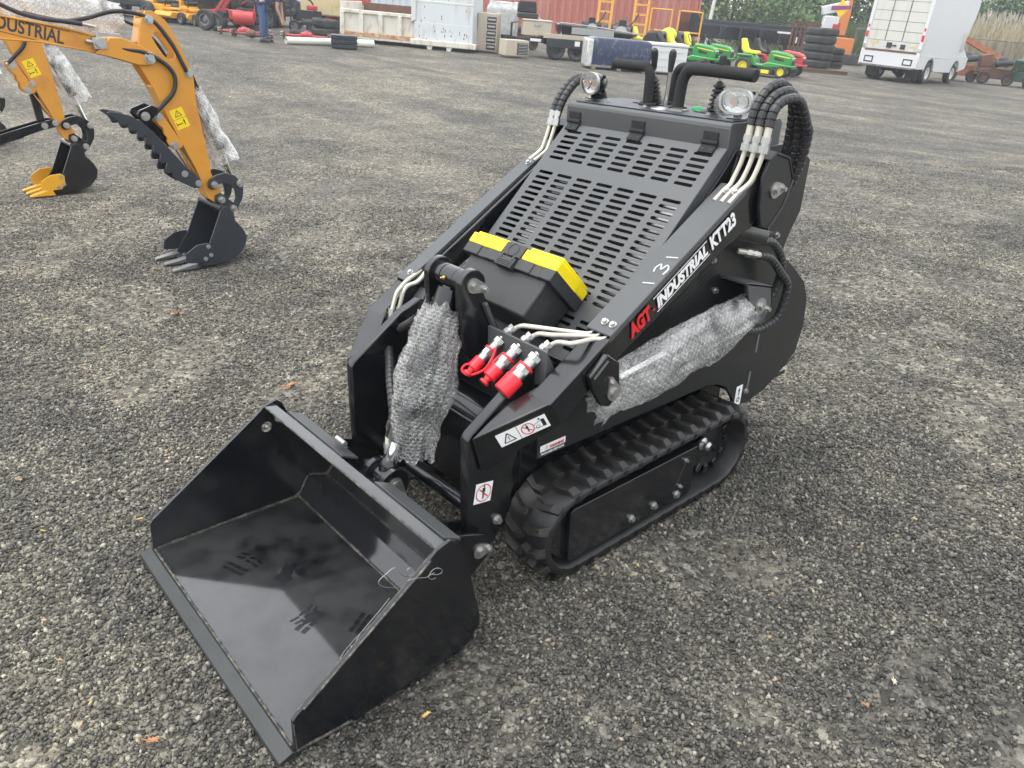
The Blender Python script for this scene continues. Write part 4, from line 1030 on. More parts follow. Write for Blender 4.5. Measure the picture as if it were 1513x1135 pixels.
    m.cyl((.1,.97,1.40),(.112,.97,1.40),.024,16); m.cyl((.08,.968,1.43),(.08,.968,1.485),.011,10); m.cyl((.08,1.005,1.395),(.08,1.06,1.378),.012,8); m.cyl((.08,.90,1.412),(.08,.935,1.405),.012,8); m.tube([(.08,.90,1.50),(.08,.94,1.492),(.08,.968,1.485)],.011,8)
    m.build('thumb_valve', ZN, bm_, bev=.002*s)
    if letters:
        bu = Vector((0,.967,-.255)).normalized(); bv = Vector((0,.255,.967)).normalized()
        text_obj('lettering', 'INDUSTRIAL', .096*s, T @ Vector((.0625,.395,1.497)), bu, bv, mat('dark grey lettering',(.035,.035,.04),.5), bm_, bold=.0022, width=.405*s)
        m = mb()
        for dz in (-.010, .078):
            p = Vector((.0627,.37,1.497))+bv*dz; m.hexa([p,p+bu*.455,p+bu*.455+bv*.003,p+bv*.003]+[q+Vector((.0006,0,0)) for q in (p,p+bu*.455,p+bu*.455+bv*.003,p+bv*.003)])
        m.build('lettering', K['ink'], bm_)
    def eh(pts, r=.0125):
        m = mb(); m.tube(spline(pts,10), r, 10); return m.build('hydraulic_hose', K['hose'], root)
    eh([(.03,.40,1.66),(.04,.58,1.56),(.06,.70,1.525),(.075,.80,1.513),(.08,.90,1.50)]); eh([(.03,.62,1.55),(.05,.80,1.515),(.06,.93,1.53),(.06,1.06,1.565),(.06,1.17,1.568),(.07,1.29,1.53),(.08,1.38,1.41),(.085,1.435,1.28),(.08,1.452,1.235)])
    eh([(.08,1.06,1.378),(.085,1.13,1.362),(.09,1.22,1.345),(.10,1.32,1.285),(.105,1.365,1.21),(.10,1.345,1.12),(.09,1.27,1.045),(.08,1.215,.995)], .0135); eh([(-.09,1.14,1.535),(-.09,1.24,1.49),(-.09,1.34,1.41),(-.09,1.40,1.31)], .010)
    m = mb(); m.cyl((.075,1.452,1.24),(.06,1.472,1.20),.013,8); m.cyl((.082,1.235,1.012),(.078,1.205,.985),.012,8); m.build('hose_fitting', ZN, root)
    # machine body outside the picture, so that the boom is carried
    m = mb(); m.bx(-.40,.40,-1.75,-.62,.42,.62); m.bx(-.36,.36,-1.75,-1.0,.62,1.05); m.prism([(-.62,.40),(-.62,.95),(-.98,.95),(-.98,.40)],-.10,.10); m.build('machine_body', OR, root, bev=.02)
    for sgn in (-1, 1):
        m = mb(); m.prism(arc((-1.75,.20),.20,90,270,12)+arc((-.70,.20),.20,-90,90,12), *sx2(sgn,.28,.46)); m.build('rubber_track', K['track'], root, bev=.01)
    ORG = Vector((0,0,0))
    return T
T1 = excavator(-3.59, 1.0, 0, False, 'orange mini excavator arm with toothed dark thumb, nearest on the left', True, True)
T2 = excavator(-6.50, 1.13, -.39, True, 'orange mini excavator arm with yellow bucket teeth, behind the nearest one', False, False)
T3 = excavator(-9.6, 1.13, -.55, True, 'third orange mini excavator, only its linkage showing at left edge', False, False)
def esl(T, path, rad, seed, label, s, **kw):
    sleeve('bubble_wrap', label, [T @ Vector(p) for p in path], [(a*s,b*s) for a,b in rad], seed, K['bubble2'], **kw)
esl(T1, [(.0,1.505,1.13),(.0,1.545,1.0),(.0,1.60,.83),(.01,1.66,.655)], [(.045,.045),(.06,.058),(.065,.06),(.085,.085)], 31, 'bubble wrap round the stick cylinder of the nearest excavator', 1, amp=.32)
esl(T1, [(-.14,.30,1.70),(-.14,.60,1.62),(-.14,.90,1.565),(-.14,1.17,1.525)], [(.07,.08),(.085,.10),(.08,.10),(.09,.085)], 35, 'long bubble wrap sleeve along the boom top of the nearest excavator', 1, amp=.15)
esl(T2, [(.0,1.495,1.13),(.0,1.55,1.0),(.0,1.62,.84),(.0,1.69,.70)], [(.055,.06),(.085,.085),(.085,.085),(.06,.08)], 41, 'bubble wrap round the stick cylinder of the second excavator', 1.13, amp=.2)
esl(T3, [(.0,1.495,1.13),(.0,1.55,1.0),(.0,1.62,.84),(.0,1.69,.70)], [(.055,.06),(.085,.085),(.085,.085),(.06,.08)], 44, 'bubble wrap on the farthest excavator cut by the left edge', 1.13, amp=.2)

# ================================================================== ground
def yard_tone(t, c, co):
    """broad worn, dusty and loose areas of the yard"""
    big = noise_tex(t, co, .75, 5, .62, .6); c = mixc(t, 1.0, c, ramp(t, big, [(.36,(1.06,1.045,1.0)),(.50,(1.42,1.39,1.31)),(.64,(1.78,1.72,1.58))]), 'MULTIPLY')
    fin = noise_tex(t, co, 3.1, 6, .68); c = mixc(t, 1.0, c, ramp(t, fin, [(.34,(.76,.76,.77)),(.52,(1.0,1.0,.99)),(.68,(1.22,1.21,1.16))]), 'MULTIPLY')
    mp = N(t, 'ShaderNodeMapping'); mp.inputs['Rotation'].default_value = (0,0,.55); mp.inputs['Scale'].default_value = (.13,1.5,1); t.links.new(co, mp.inputs['Vector'])
    tr_ = noise_tex(t, mp.outputs[0], .8, 5, .62, .5); return mixc(t, 1.0, c, ramp(t, tr_, [(.38,(.80,.80,.81)),(.5,(1,1,.99)),(.64,(1.26,1.25,1.19))]), 'MULTIPLY')
def ground_mat():
    m, t, b = nt('crushed asphalt'); L_ = t.links.new
    co = N(t, 'ShaderNodeTexCoord').outputs['Object']
    def vor(sc, feat='F1'):
        n = N(t, 'ShaderNodeTexVoronoi'); n.feature = feat; n.inputs['Scale'].default_value = sc; L_(co, n.inputs['Vector']); return n
    v1 = vor(75); v2 = vor(38); v3 = vor(150)
    sep = N(t, 'ShaderNodeSeparateColor'); L_(v1.outputs['Color'], sep.inputs[0])
    sep2 = N(t, 'ShaderNodeSeparateColor'); L_(v2.outputs['Color'], sep2.inputs[0])
    st = [(0,(.036,.0348,.0318)),(.40,(.071,.0682,.0618)),(.72,(.110,.1055,.0955)),(.90,(.146,.140,.126)),(.985,(.205,.197,.178))]
    c1 = ramp(t, sep.outputs[0], st); c2 = ramp(t, sep2.outputs[1], st)
    pick = ramp(t, sep2.outputs[2], [(.45,0.0),(.55,1.0)])
    c = mixc(t, pick, c1, c2)
    big = noise_tex(t, co, 1.1, 6, .6); c = yard_tone(t, c, co)
    cl = noise_tex(t, co, 17, 4, .7); c = mixc(t, 1.0, c, ramp(t, cl, [(.30,(.80,.80,.80)),(.5,(1,1,1)),(.72,(1.24,1.23,1.20))]), 'MULTIPLY')
    hgh = noise_tex(t, co, .16, 5, .6); hr = ramp(t, hgh, [(.38,(.85,.85,.86)),(.62,(1.22,1.18,1.12))])
    c = mixc(t, 1.0, c, hr, 'MULTIPLY')
    L_(c, b.inputs['Base Color']); b.inputs['Roughness'].default_value = .82; b.inputs['Specular IOR Level'].default_value = .35
    h1 = N(t, 'ShaderNodeMath', operation='MULTIPLY_ADD'); L_(v1.outputs['Distance'], h1.inputs[0]); h1.inputs[1].default_value = -.9; L_(sep.outputs[1], h1.inputs[2])
    h2 = N(t, 'ShaderNodeMath', operation='MULTIPLY_ADD'); L_(v2.outputs['Distance'], h2.inputs[0]); h2.inputs[1].default_value = -1.2; L_(h1.outputs[0], h2.inputs[2])
    h3 = N(t, 'ShaderNodeMath', operation='MULTIPLY_ADD'); L_(big, h3.inputs[0]); h3.inputs[1].default_value = 3.; L_(h2.outputs[0], h3.inputs[2])
    bp = N(t, 'ShaderNodeBump'); bp.inputs['Strength'].default_value = 1.0; bp.inputs['Distance'].default_value = .010; L_(h3.outputs[0], bp.inputs['Height']); L_(bp.outputs[0], b.inputs['Normal'])
    return m
def gz(x, y):
    return hz(x,y) - .009 + .006*mnoise.noise(Vector((x*1.3,y*1.3,0))) * (1 if (abs(x)>.7 or y<-.2 or y>2.3) else .3)
m = MB()
rads = [0]+[.35*1.085**i for i in range(92)]; nA = 160
vs = [(CAM.x,CAM.y,gz(CAM.x,CAM.y))]; fs = []
for i, r_ in enumerate(rads[1:]):
    for k in range(nA):
        a = 2*math.pi*k/nA; x = CAM.x+r_*math.cos(a); y = CAM.y+r_*math.sin(a); vs.append((x,y,gz(x,y)))
for k in range(nA): fs.append((0,1+k,1+(k+1)%nA))
for i in range(len(rads)-2):
    for k in range(nA): fs.append((1+i*nA+k,1+(i+1)*nA+k,1+(i+1)*nA+(k+1)%nA,1+i*nA+(k+1)%nA))
m.add(vs, fs, True); tag(m.build('ground', ground_mat(), ang=180), kind='structure')

def stone_mat():
    m, t, b = nt('asphalt stones'); g = N(t, 'ShaderNodeNewGeometry'); co = N(t, 'ShaderNodeTexCoord').outputs['Object']
    c = ramp(t, g.outputs['Random Per Island'], [(0,(.022,.0218,.0214)),(.42,(.050,.0492,.0460)),(.72,(.093,.0895,.081)),(.90,(.135,.1295,.116)),(.975,(.19,.182,.162)),(.996,(.27,.26,.235)),(.999,(.20,.13,.075))])
    n = noise_tex(t, co, 420, 4); c = mixc(t, 1.0, c, ramp(t, n, [(.3,(.6,.6,.6)),(.7,(1.4,1.38,1.34))]), 'MULTIPLY')
    c = yard_tone(t, c, co)
    t.links.new(c, b.inputs['Base Color']); b.inputs['Roughness'].default_value = .62; b.inputs['Specular IOR Level'].default_value = .5
    bp = N(t, 'ShaderNodeBump'); bp.inputs['Strength'].default_value = .5; bp.inputs['Distance'].default_value = .002; t.links.new(n, bp.inputs['Height']); t.links.new(bp.outputs[0], b.inputs['Normal'])
    return m
rng = np.random.default_rng(5)
def islands(base_v, base_f, pos, rot, scl, name, material, jitter=0):
    """numpy instancing of one small closed shape into a single mesh"""
    n = len(pos); nv = len(base_v); nf, k = base_f.shape
    V = base_v[None]*scl[:,None,:]
    if jitter: V = V*(1+rng.uniform(-jitter, jitter, (n,nv,1)))
    V = np.einsum('nij,nvj->nvi', rot, V)+pos[:,None,:]
    F = (base_f[None]+(np.arange(n)*nv)[:,None,None]).reshape(-1)
    me = bpy.data.meshes.new(name); me.vertices.add(n*nv); me.vertices.foreach_set('co', V.astype(np.float32).ravel())
    me.loops.add(n*nf*k); me.loops.foreach_set('vertex_index', F.astype(np.int32)); me.polygons.add(n*nf)
    me.polygons.foreach_set('loop_start', (np.arange(n*nf)*k).astype(np.int32)); me.polygons.foreach_set('loop_total', np.full(n*nf,k,np.int32))
    me.update(calc_edges=True); me.materials.append(material)
    ob = bpy.data.objects.new(name, me); COL.objects.link(ob); return ob
def rot_rand(n, tilt=None):
    q = rng.normal(size=(n,4)); q /= np.linalg.norm(q,axis=1)[:,None]; w,x,y,z = q.T
    return np.stack([np.stack([1-2*(y*y+z*z),2*(x*y-z*w),2*(x*z+y*w)],-1),np.stack([2*(x*y+z*w),1-2*(x*x+z*z),2*(y*z-x*w)],-1),np.stack([2*(x*z-y*w),2*(y*z+x*w),1-2*(x*x+y*y)],-1)],1)
ph = (1+5**.5)/2
ico = np.array([(-1,ph,0),(1,ph,0),(-1,-ph,0),(1,-ph,0),(0,-1,ph),(0,1,ph),(0,-1,-ph),(0,1,-ph),(ph,0,-1),(ph,0,1),(-ph,0,-1),(-ph,0,1)])/1.9
icf = np.array([(0,11,5),(0,5,1),(0,1,7),(0,7,10),(0,10,11),(1,5,9),(5,11,4),(11,10,2),(10,7,6),(7,1,8),(3,9,4),(3,4,2),(3,2,6),(3,6,8),(3,8,9),(4,9,5),(2,4,11),(6,2,10),(8,6,7),(9,8,1)])
def scatter(dens, d0_, d1_, s0, s1, sink):
    A = 0; w0 = .95
    half = lambda d: w0*d*.82+.9
    area = (d1_-d0_)*2*half(d1_); n = int(area*dens)
    d = rng.uniform(d0_,d1_,n); l = rng.uniform(-half(d1_),half(d1_),n); k = np.abs(l) < half(d); d = d[k]; l = l[k]
    x = CAM.x+YD.x*d+YR.x*l; y = CAM.y+YD.y*d+YR.y*l
    inb = ((np.abs(x)<.49)&(y>.02)&(y<.60))|((np.abs(x)<.455)&(np.abs(x)>.262)&(y>.97)&(y<1.93))
    x = x[~inb]; y = y[~inb]
    fines = np.array([mnoise.noise(Vector((a*1.9,b*1.9,3.3)))+.5*mnoise.noise(Vector((a*5,b*5,7))) for a,b in zip(x,y)])   # bare patches of fine stuff
    kp = rng.uniform(0,1,len(x)) > np.clip((fines-.10)*3.2,0,.80); x = x[kp]; y = y[kp]; n = len(x)
    sz = s0+(s1-s0)*rng.power(.55,n); scl = sz[:,None]*rng.uniform(.85,1.25,(n,3))*np.array([1.1,.82,.55])
    z = np.array([gz(a,b) for a,b in zip(x,y)])+sz*sink*rng.uniform(.2,1.1,n)
    return np.stack([x,y,z],-1), scl
pa, sa = scatter(15500, .05, 3.0, .0026, .0094, .55)
pb, sb = scatter(6000, 3.0, 5.0, .0034, .0092, .5); pd, sd_ = scatter(2400, 5.0, 7.0, .0045, .0095, .4); pe, se = scatter(900, 7.0, 10.5, .0045, .009, .3)
pc, sc_ = scatter(90, .05, 6.5, .007, .0125, .3)
pos = np.concatenate([pa,pb,pd,pe,pc]); scl = np.concatenate([sa,sb,sd_,se,sc_])
tag(islands(ico, icf, pos, rot_rand(len(pos)), scl, 'gravel', stone_mat(), .36), kind='stuff')
# dry leaves and crumbs of leaf
leafm = mat('dry oak leaf', (.36,.17,.07), .7, var=.35, vs=60); leafy = mat('yellow leaf crumb', (.48,.34,.08), .7, var=.3, vs=60); pale = mat('dry straw', (.55,.47,.33), .7, var=.3)
def leaf(x, y, a, s, label, mt=leafm):
    m = MB(); n = 9; out = []
    for k in range(2*n):
        t = k/(2*n)*2*math.pi; rr = s*(.5+.22*math.cos(t)*math.cos(t))*(1 if k%2 else .55)
        out.append((rr*1.3*math.cos(t), rr*.75*math.sin(t)))
    f = lambda u, v: .010+.35*s*abs(v/s)**1.3+.18*s*math.sin(u/s*3)
    vs = [(0,0,.008)]+[(u,v,f(u,v)) for u,v in out]
    m.add(vs, [(0,1+k,1+(k+1)%(2*n)) for k in range(2*n)]); m.tube([(-s*1.1,0,.004),(-s*.6,0,.008),(0,0,.009)], s*.03, 5)
    o = m.build('fallen_leaf', mt, None, ang=180); o.location = (x,y,hz(x,y)); o.rotation_euler = (0,0,R(a)); return tag(o, label, 'leaf', 'fallen leaves on the gravel')
for a in LEAVES: leaf(*a[:5], mt=(leafm,leafy,pale)[a[5]])
n = 90; d = rng.uniform(.3,7,n); l = rng.uniform(-1,1,n)*(d*.8+.6); x = CAM.x+YD.x*d+YR.x*l; y = CAM.y+YD.y*d+YR.y*l
keep = ~((np.abs(x)<.52)&(y>-.03)&(y<2.4)); x = x[keep]; y = y[keep]; n = len(x)
tri = np.array([(-1,-.4,0),(1,-.3,.1),(.9,.4,.25),(-.8,.5,.2)]); sz = rng.uniform(.004,.012,n)
tag(islands(tri, np.array([(0,1,2,3)]), np.stack([x,y,np.full(n,.006)],-1), rot_rand(n)*.55+np.eye(3)[None]*.45, np.stack([sz,sz*.7,sz],-1), 'leaf_litter', leafy), kind='stuff')
# ================================================================== the yard behind
ORG = Vector((0,0,0))
def bg(name, label, cat, l, d, head=0, group=None, dz=0): return thing(name, label, cat, M=P(l,d,head,dz), group=group)
C_ = lambda *a, **k: mat(*a, **k)
K['tyre'] = C_('weathered tyre rubber', (.030,.030,.031), .8, var=.3, vs=3, dirt=(.075,.072,.068), dirt_amt=.42, ds=3)
K['offwhite'] = C_('chalky white paint', (.60,.60,.56), .5, var=.06, vs=1.5, dirt=(.42,.38,.30), dirt_amt=.3, ds=2.2, stretch=(1,1,.35))
K['rusty'] = C_('white paint gone to rust', (.64,.62,.54), .6, var=.1, dirt=(.34,.19,.09), dirt_amt=.36, ds=5, stretch=(1,1,.5))
K['rust'] = C_('rusty steel', (.16,.075,.045), .75, var=.3, dirt=(.07,.045,.035), dirt_amt=.45, ds=3)
K['contred'] = C_('faded red container paint', (.42,.135,.095), .55, var=.12, vs=.6, dirt=(.46,.21,.17), dirt_amt=.42, ds=.8, stretch=(1,1,.4))
K['contpale'] = C_('pale grey cladding', (.55,.60,.64), .5, var=.06, vs=.5, dirt=(.42,.46,.50), dirt_amt=.35, ds=.7, stretch=(1,1,.4))
K['dgreen'] = C_('green tractor paint', (.022,.26,.045), .32, coat=.3, var=.1)
K['yel'] = C_('yellow machine plastic', (.78,.68,.02), .4, var=.05)
K['pred'] = C_('faded red machine paint', (.46,.045,.045), .45, var=.15, dirt=(.22,.10,.08), dirt_amt=.35)
K['beige'] = C_('beige steel', (.48,.42,.32), .5, var=.08, dirt=(.30,.25,.18), dirt_amt=.3, ds=4)
K['tan'] = C_('cream tank paint', (.58,.49,.27), .5, var=.08, dirt=(.34,.27,.15), dirt_amt=.35, ds=3)
K['navy'] = C_('navy plastic sheet', (.020,.030,.075), .25, var=.3, vs=4, dirt=(.16,.17,.20), dirt_amt=.36, ds=6, bump=.4, bs=30)
K['ladder'] = C_('yellow ladder paint', (.72,.36,.05), .5, var=.1, dirt=(.4,.2,.05), dirt_amt=.3)
K['plwrap'] = C_('white stretch film', (.60,.60,.58), .25, var=.25, vs=6, dirt=(.38,.37,.35), dirt_amt=.45, ds=9, bump=.8, bs=14)
K['craneo'] = C_('orange crane paint', (.66,.20,.04), .5, var=.12, dirt=(.4,.14,.05), dirt_amt=.35, ds=3)
K['wood'] = C_('weathered timber', (.24,.19,.14), .8, var=.25, vs=9)
K['pwhite'] = C_('truck white paint', (.62,.63,.625), .35, var=.03, vs=1, dirt=(.56,.55,.50), dirt_amt=.3, ds=1.6, stretch=(1,1,.3))
K['doorw'] = C_('grimy white shutter', (.56,.56,.51), .5, var=.04, vs=1, dirt=(.44,.42,.34), dirt_amt=.36, ds=2.4, stretch=(1.6,1,.22))
K['wglass'] = C_('dark glass', (.03,.035,.04), .08)
K['denim'] = C_('blue denim', (.055,.10,.20), .85, var=.3, vs=14, bump=.3, bs=300)
K['shirt'] = C_('dark blue cotton', (.035,.06,.13), .85, var=.2)
K['skin'] = C_('skin', (.42,.24,.17), .5, var=.08)
K['hair'] = C_('brown hair', (.06,.035,.02), .7)

def tyre_mesh(m, c, ax, ro, ri, w):
    b = w/2
    m.lathe([(ri,-b*.8),(ri*1.12,-b),(ro*.88,-b),(ro*.97,-b*.8),(ro,-b*.45),(ro*.985,-b*.42),(ro*.985,-b*.36),(ro,-b*.33),(ro,-b*.04),(ro*.985,0),(ro,b*.04),(ro,b*.33),(ro*.985,b*.36),(ro*.985,b*.42),(ro,b*.45),(ro*.97,b*.8),(ro*.88,b),(ro*1.0*.9,b),(ri*1.12,b),(ri,b*.8)], c, ax, 32, closed=True)
def tyre(name, label, M_, ro, ri, w, group):
    m = MB(); tyre_mesh(m, (0,0,w/2), (0,0,1), ro, ri, w); o = m.build(name, K['tyre'], None, ang=50); o.matrix_world = M_; return tag(o, label, 'tyre', group)
def wheel(m_t, m_r, c, ax, ro, w, ri=None):
    ri = ri or ro*.55; tyre_mesh(m_t, c, ax, ro, ri, w); a = Vector(ax).normalized(); c = Vector(c)
    m_r.lathe([(.001,w*.30),(ri*.3,w*.30),(ri*.34,w*.2),(ri*.8,w*.12),(ri*.85,w*.42),(ri*1.04,w*.44),(ri*1.04,-w*.4),(.001,-w*.4)], c, a, 20)
def wheels(root, lst, rim, name='wheel'):
    for c, ax, ro, w in lst:
        mt, mr = MB(), MB(); wheel(mt, mr, c, ax, ro, w); wt = mt.build(name, K['tyre'], root, ang=50); mr.build('rim', rim, wt, ang=40)

ordn = ['bottom','second','third','fourth','top']
def nm(k): return ordn[k]
for k in range(5):
    tyre('tyre', f'{nm(k)} tyre in the stack of five behind the man in jeans', P(-8.55,26.6,0,.235*k+.01) @ Matrix.Rotation(R(2*k-4),4,'Y') @ Matrix.Translation((random.uniform(-.03,.03),0,0)), .40, .22, .225, 'tyres stacked behind the man')
for k in range(5):
    tyre('tyre', f'{nm(k)} big tyre in the stack on pallets left of the white truck', P(11.55,32.5,0,.16+.285*k) @ Matrix.Translation((random.uniform(-.06,.06)-.03*(2-k),0,0)), .60,.32,.275, 'large tyres stacked by the white truck')
for k in range(3):
    tyre('tyre', f'{("bottom","middle","top")[k]} tyre of the lower stack right of the tall one', P(12.35,33.3,0,.16+.25*k), .55,.30,.24, 'large tyres stacked by the white truck')
for k in range(2):
    tyre('tyre', f'{("lower","upper")[k]} of two grey tyres lying beside the rusty dump bed', P(-6.5,27.4,0,.02+.27*k) @ Matrix.Rotation(R(3*k),4,'Y'), .44,.22,.25, 'pair of loose tyres')
tyre('tyre', 'single flat dark tyre on the ground right of the man', P(-6.85,25.6,0,.02), .34,.16,.22, 'loose tyres')
m = MB()
for k in range(5): m.bx(-.9,1.0,-.6+.27*k,-.42+.27*k,.11,.135)
for y in (-.5,0,.5): m.bx(-.9,1.0,y,y+.09,0,.11)
o = m.build('pallet', K['wood'], None); o.matrix_world = P(11.7,32.5); tag(o, 'grey wooden pallet under the tall tyre stack', 'pallet')

# ---- man bending over -------------------------------------------------
def figure():
    root = bg('person', 'man in blue jeans and dark shirt bending to reach the ground', 'person', -7.15, 22.9, 8)
    J = {}; V = []; E_ = []; rad = []
    def j(n, p, r, par=None):
        J[n] = len(V); V.append(p); rad.append(r)
        if par: E_.append((J[par], J[n]))
    j('pelvis',(-.02,0,.95),.145); j('waist',(.10,.0,1.08),.135,'pelvis'); j('chest',(.34,0,1.20),.16,'waist'); j('neckb',(.52,0,1.22),.075,'chest'); 
    for s in (1,-1):
        n = 'a' if s > 0 else 'b'
        j('hip'+n,(-.02,.09*s,.90),.115,'pelvis'); j('knee'+n,(.03+.03*s,.11*s,.50),.078,'hip'+n); j('calf'+n,(.0+.03*s,.115*s,.34),.075,'knee'+n); j('ank'+n,(-.02+.03*s,.12*s,.09),.052,'calf'+n)
        j('sh'+n,(.46,.17*s,1.17),.075,'chest'); j('el'+n,(.44+.03*s,.20*s,.88),.05,'sh'+n)
    def skin(name, V, E_, rad, mt, par, sub=2):
        me = bpy.data.meshes.new(name); me.from_pydata(V,E_,[]); ob = bpy.data.objects.new(name, me); COL.objects.link(ob); ob.parent = par
        md = ob.modifiers.new('Skin','SKIN'); sv = me.skin_vertices[0].data
        for i, r_ in enumerate(rad): sv[i].radius = (r_, r_)
        sv[0].use_root = True; sb = ob.modifiers.new('Sub','SUBSURF'); sb.levels = sub; sb.render_levels = sub; md.use_smooth_shade = True
        me.materials.append(mt); return ob
    bodyV = list(V); bodyE = list(E_); bodyR = [r_*.86 for r_ in rad]
    def jj(n, p, r, par): J[n] = len(bodyV); bodyV.append(p); bodyR.append(r); bodyE.append((J[par], J[n]))
    jj('neck',(.58,0,1.22),.052,'neckb'); jj('head',(.68,0,1.20),.085,'neck'); jj('jaw',(.74,0,1.13),.062,'head')
    for s in (1,-1):
        n = 'a' if s > 0 else 'b'
        jj('wr'+n,(.50,.17*s,.64),.032,'el'+n); jj('palm'+n,(.51,.165*s,.56),.036,'wr'+n)
        for k in range(4): jj(f'f{k}{n}',(.53+.012*k,(.165-.024*(k-1.5))*s,.50),.010,'palm'+n); jj(f'g{k}{n}',(.525+.004*k,(.165-.024*(k-1.5))*s,.455+.008*abs(k-1.5)),.008,f'f{k}{n}')
        jj('th'+n,(.56,.14*s,.545),.011,'palm'+n); jj('tt'+n,(.575,.13*s,.505),.009,'th'+n)
        jj('foot'+n,(.05+.03*s,.12*s,.05),.045,'ank'+n); jj('toe'+n,(.15+.03*s,.13*s,.035),.038,'foot'+n)
    b = skin('body', bodyV, bodyE, bodyR, K['skin'], root)
    ids = ['pelvis','hipa','kneea','calfa','anka','hipb','kneeb','calfb','ankb']; mp_ = {n:i for i,n in enumerate(ids)}
    skin('jeans', [V[J[n]] for n in ids], [(0,1),(1,2),(2,3),(3,4),(0,5),(5,6),(6,7),(7,8)], [rad[J[n]]*1.06 for n in ids], K['denim'], b)
    ids = ['pelvis','waist','chest','neckb','sha','ela','shb','elb']
    vv = [Vector(V[J[n]]) for n in ids]; vv[0] = Vector((.02,0,1.0)); vv[3] = Vector((.49,0,1.215)); vv[5] = vv[4].lerp(vv[5],.55); vv[7] = vv[6].lerp(vv[7],.55)
    skin('shirt', [tuple(v) for v in vv], [(0,1),(1,2),(2,3),(2,4),(4,5),(2,6),(6,7)], [.150,.148,.172,.07,.085,.066,.085,.066], K['shirt'], b)
    m = MB(); m.ell((.66,0,1.235),(.115,.088,.085)); m.build('hair', K['hair'], b)
    for s in (1,-1):
        m = MB(); x = .03*s; m.tube([(-.06+x,.12*s,.05),(.02+x,.12*s,.06),(.12+x,.128*s,.045),(.19+x,.132*s,.035)], [.05,.058,.05,.035], 12); m.bx(-.10+x,.21+x,.12*s-.05,.12*s+.055,0,.022); m.build('shoe', K['greyblk'], b, bev=.008)
    m = MB()
    for s in (1,-1): m.ell((.757,.032*s,1.185),(.010,.014,.010)); m.ell((.66,.09*s,1.17),(.03,.012,.035))
    m.ell((.775,0,1.16),(.018,.013,.022)); m.build('face_feature', K['skin'], b)
figure()

# ---- white pipes, mat stack -------------------------------------------
for (a, b, r_, lab) in (((-6.55,22.9),(-4.45,24.6),.095,'longer white plastic pipe lying on the ground behind the man'),((-6.2,23.5),(-4.7,24.7),.085,'shorter white plastic pipe lying behind the longer one')):
    p = P(*a).translation; q = P(*b).translation; m = MB(); d = (q-p); r2 = Vector((0,0,r_))
    m.lathe([(r_*.86,0),(r_,0),(r_,d.length*.8),(r_*1.08,d.length*.8),(r_*1.08,d.length),(r_*.9,d.length),(r_*.86,.3)], (0,0,r_), d, 20, closed=True); o = m.build('pipe', mat('cream plastic pipe',(.76,.74,.66),.45,var=.05,vs=3), None); o.location = p; tag(o, lab, 'pipe', 'white pipes on the ground')
root = bg('rubber_mat_stack', 'stack of black ribbed slabs lying across the white pipes', 'mat', -5.0, 23.15, 14)
for k in range(3):
    m = MB(); m.bx(-.35,.35,-.3,.3,.02+.115*k,.115+.115*k)
    for q in range(9): m.bx(-.36+.08*q,-.33+.08*q,-.31,.31,.035+.115*k,.10+.115*k)
    m.build('slab', K['greyblk'], root, bev=.006)

# ---- dump bed -----------------------------------------------------------
root = bg('dump_truck_bed', 'rusty white dump truck bed with tall dented tailgate, set on the ground', 'truck bed', -3.4, 26.2, -6)
m = MB()
m.bx(-2.35,.15,-.02,.03,.16,.86); m.bx(-2.35,.15,1.9,1.96,.16,1.0); m.bx(-2.35,.15,.0,1.95,.14,.18); m.bx(-2.4,-2.3,-.06,1.96,.12,1.14)
m.bx(-2.4,.2,-.10,.05,.83,.93); m.bx(-2.4,.2,-.12,.05,.10,.24)
bd = m.build('bed_side', K['rusty'], root, bev=.015)
m = MB(); m.bx(-2.28,.1,-.128,-.022,.165,.30); m.build('lower_rail', mat('orange rust', (.42,.20,.08), .75, var=.3, dirt=(.60,.52,.40), dirt_amt=.45, ds=6), bd, bev=.01)
for x in (-2.34,-1.72,-1.10,-.48): 
    m = MB(); m.prism([(x-.07,.22),(x+.07,.22),(x+.06,.85),(x-.06,.85)], -.12, -.02, 'y'); m.build('side_rib', K['rusty'], bd, bev=.01)
m = MB(); m.bx(-2.2,.1,1.78,1.88,.30,1.12); m.build('bed_floor', K['rust'], root)
m = MB()
m.hexa([(.0,-.20,.12),(1.86,-.20,.12),(1.95,1.7,.12),(-.05,1.7,.12),(-.06,-.02,1.95),(1.80,-.02,1.95),(1.80,1.6,1.95),(-.06,1.6,1.95)])
tg = m.build('tailgate', mat('dented white panel', (.52,.55,.56), .5, var=.05, vs=1, dirt=(.40,.33,.24), dirt_amt=.34, ds=3.5, stretch=(1.4,1,.25)), root, bev=.02)
m = MB()
for z in (.70,1.30): m.bx(.02,1.8,-.20+.085*z,-.13+.085*z,z,z+.055)
m.prism([(-.1,1.62),(.02,1.62),(.04,.80),(-.12,.72)],-.16,-.02,'y'); m.build('panel_rail', K['offwhite'], tg, bev=.01)
m = MB(); m.bx(-.1,1.98,-.30,-.12,.10,.26); m.build('sill', K['rusty'], root, bev=.02)
for x in (.50,1.12): 
    m = MB(); m.prism([(x-.08,.14),(x+.12,.14),(x+.04,-.14),(x-.03,-.14)], -.27, -.20, 'y'); m.build('foot', K['offwhite'], root, bev=.01)
m = MB()
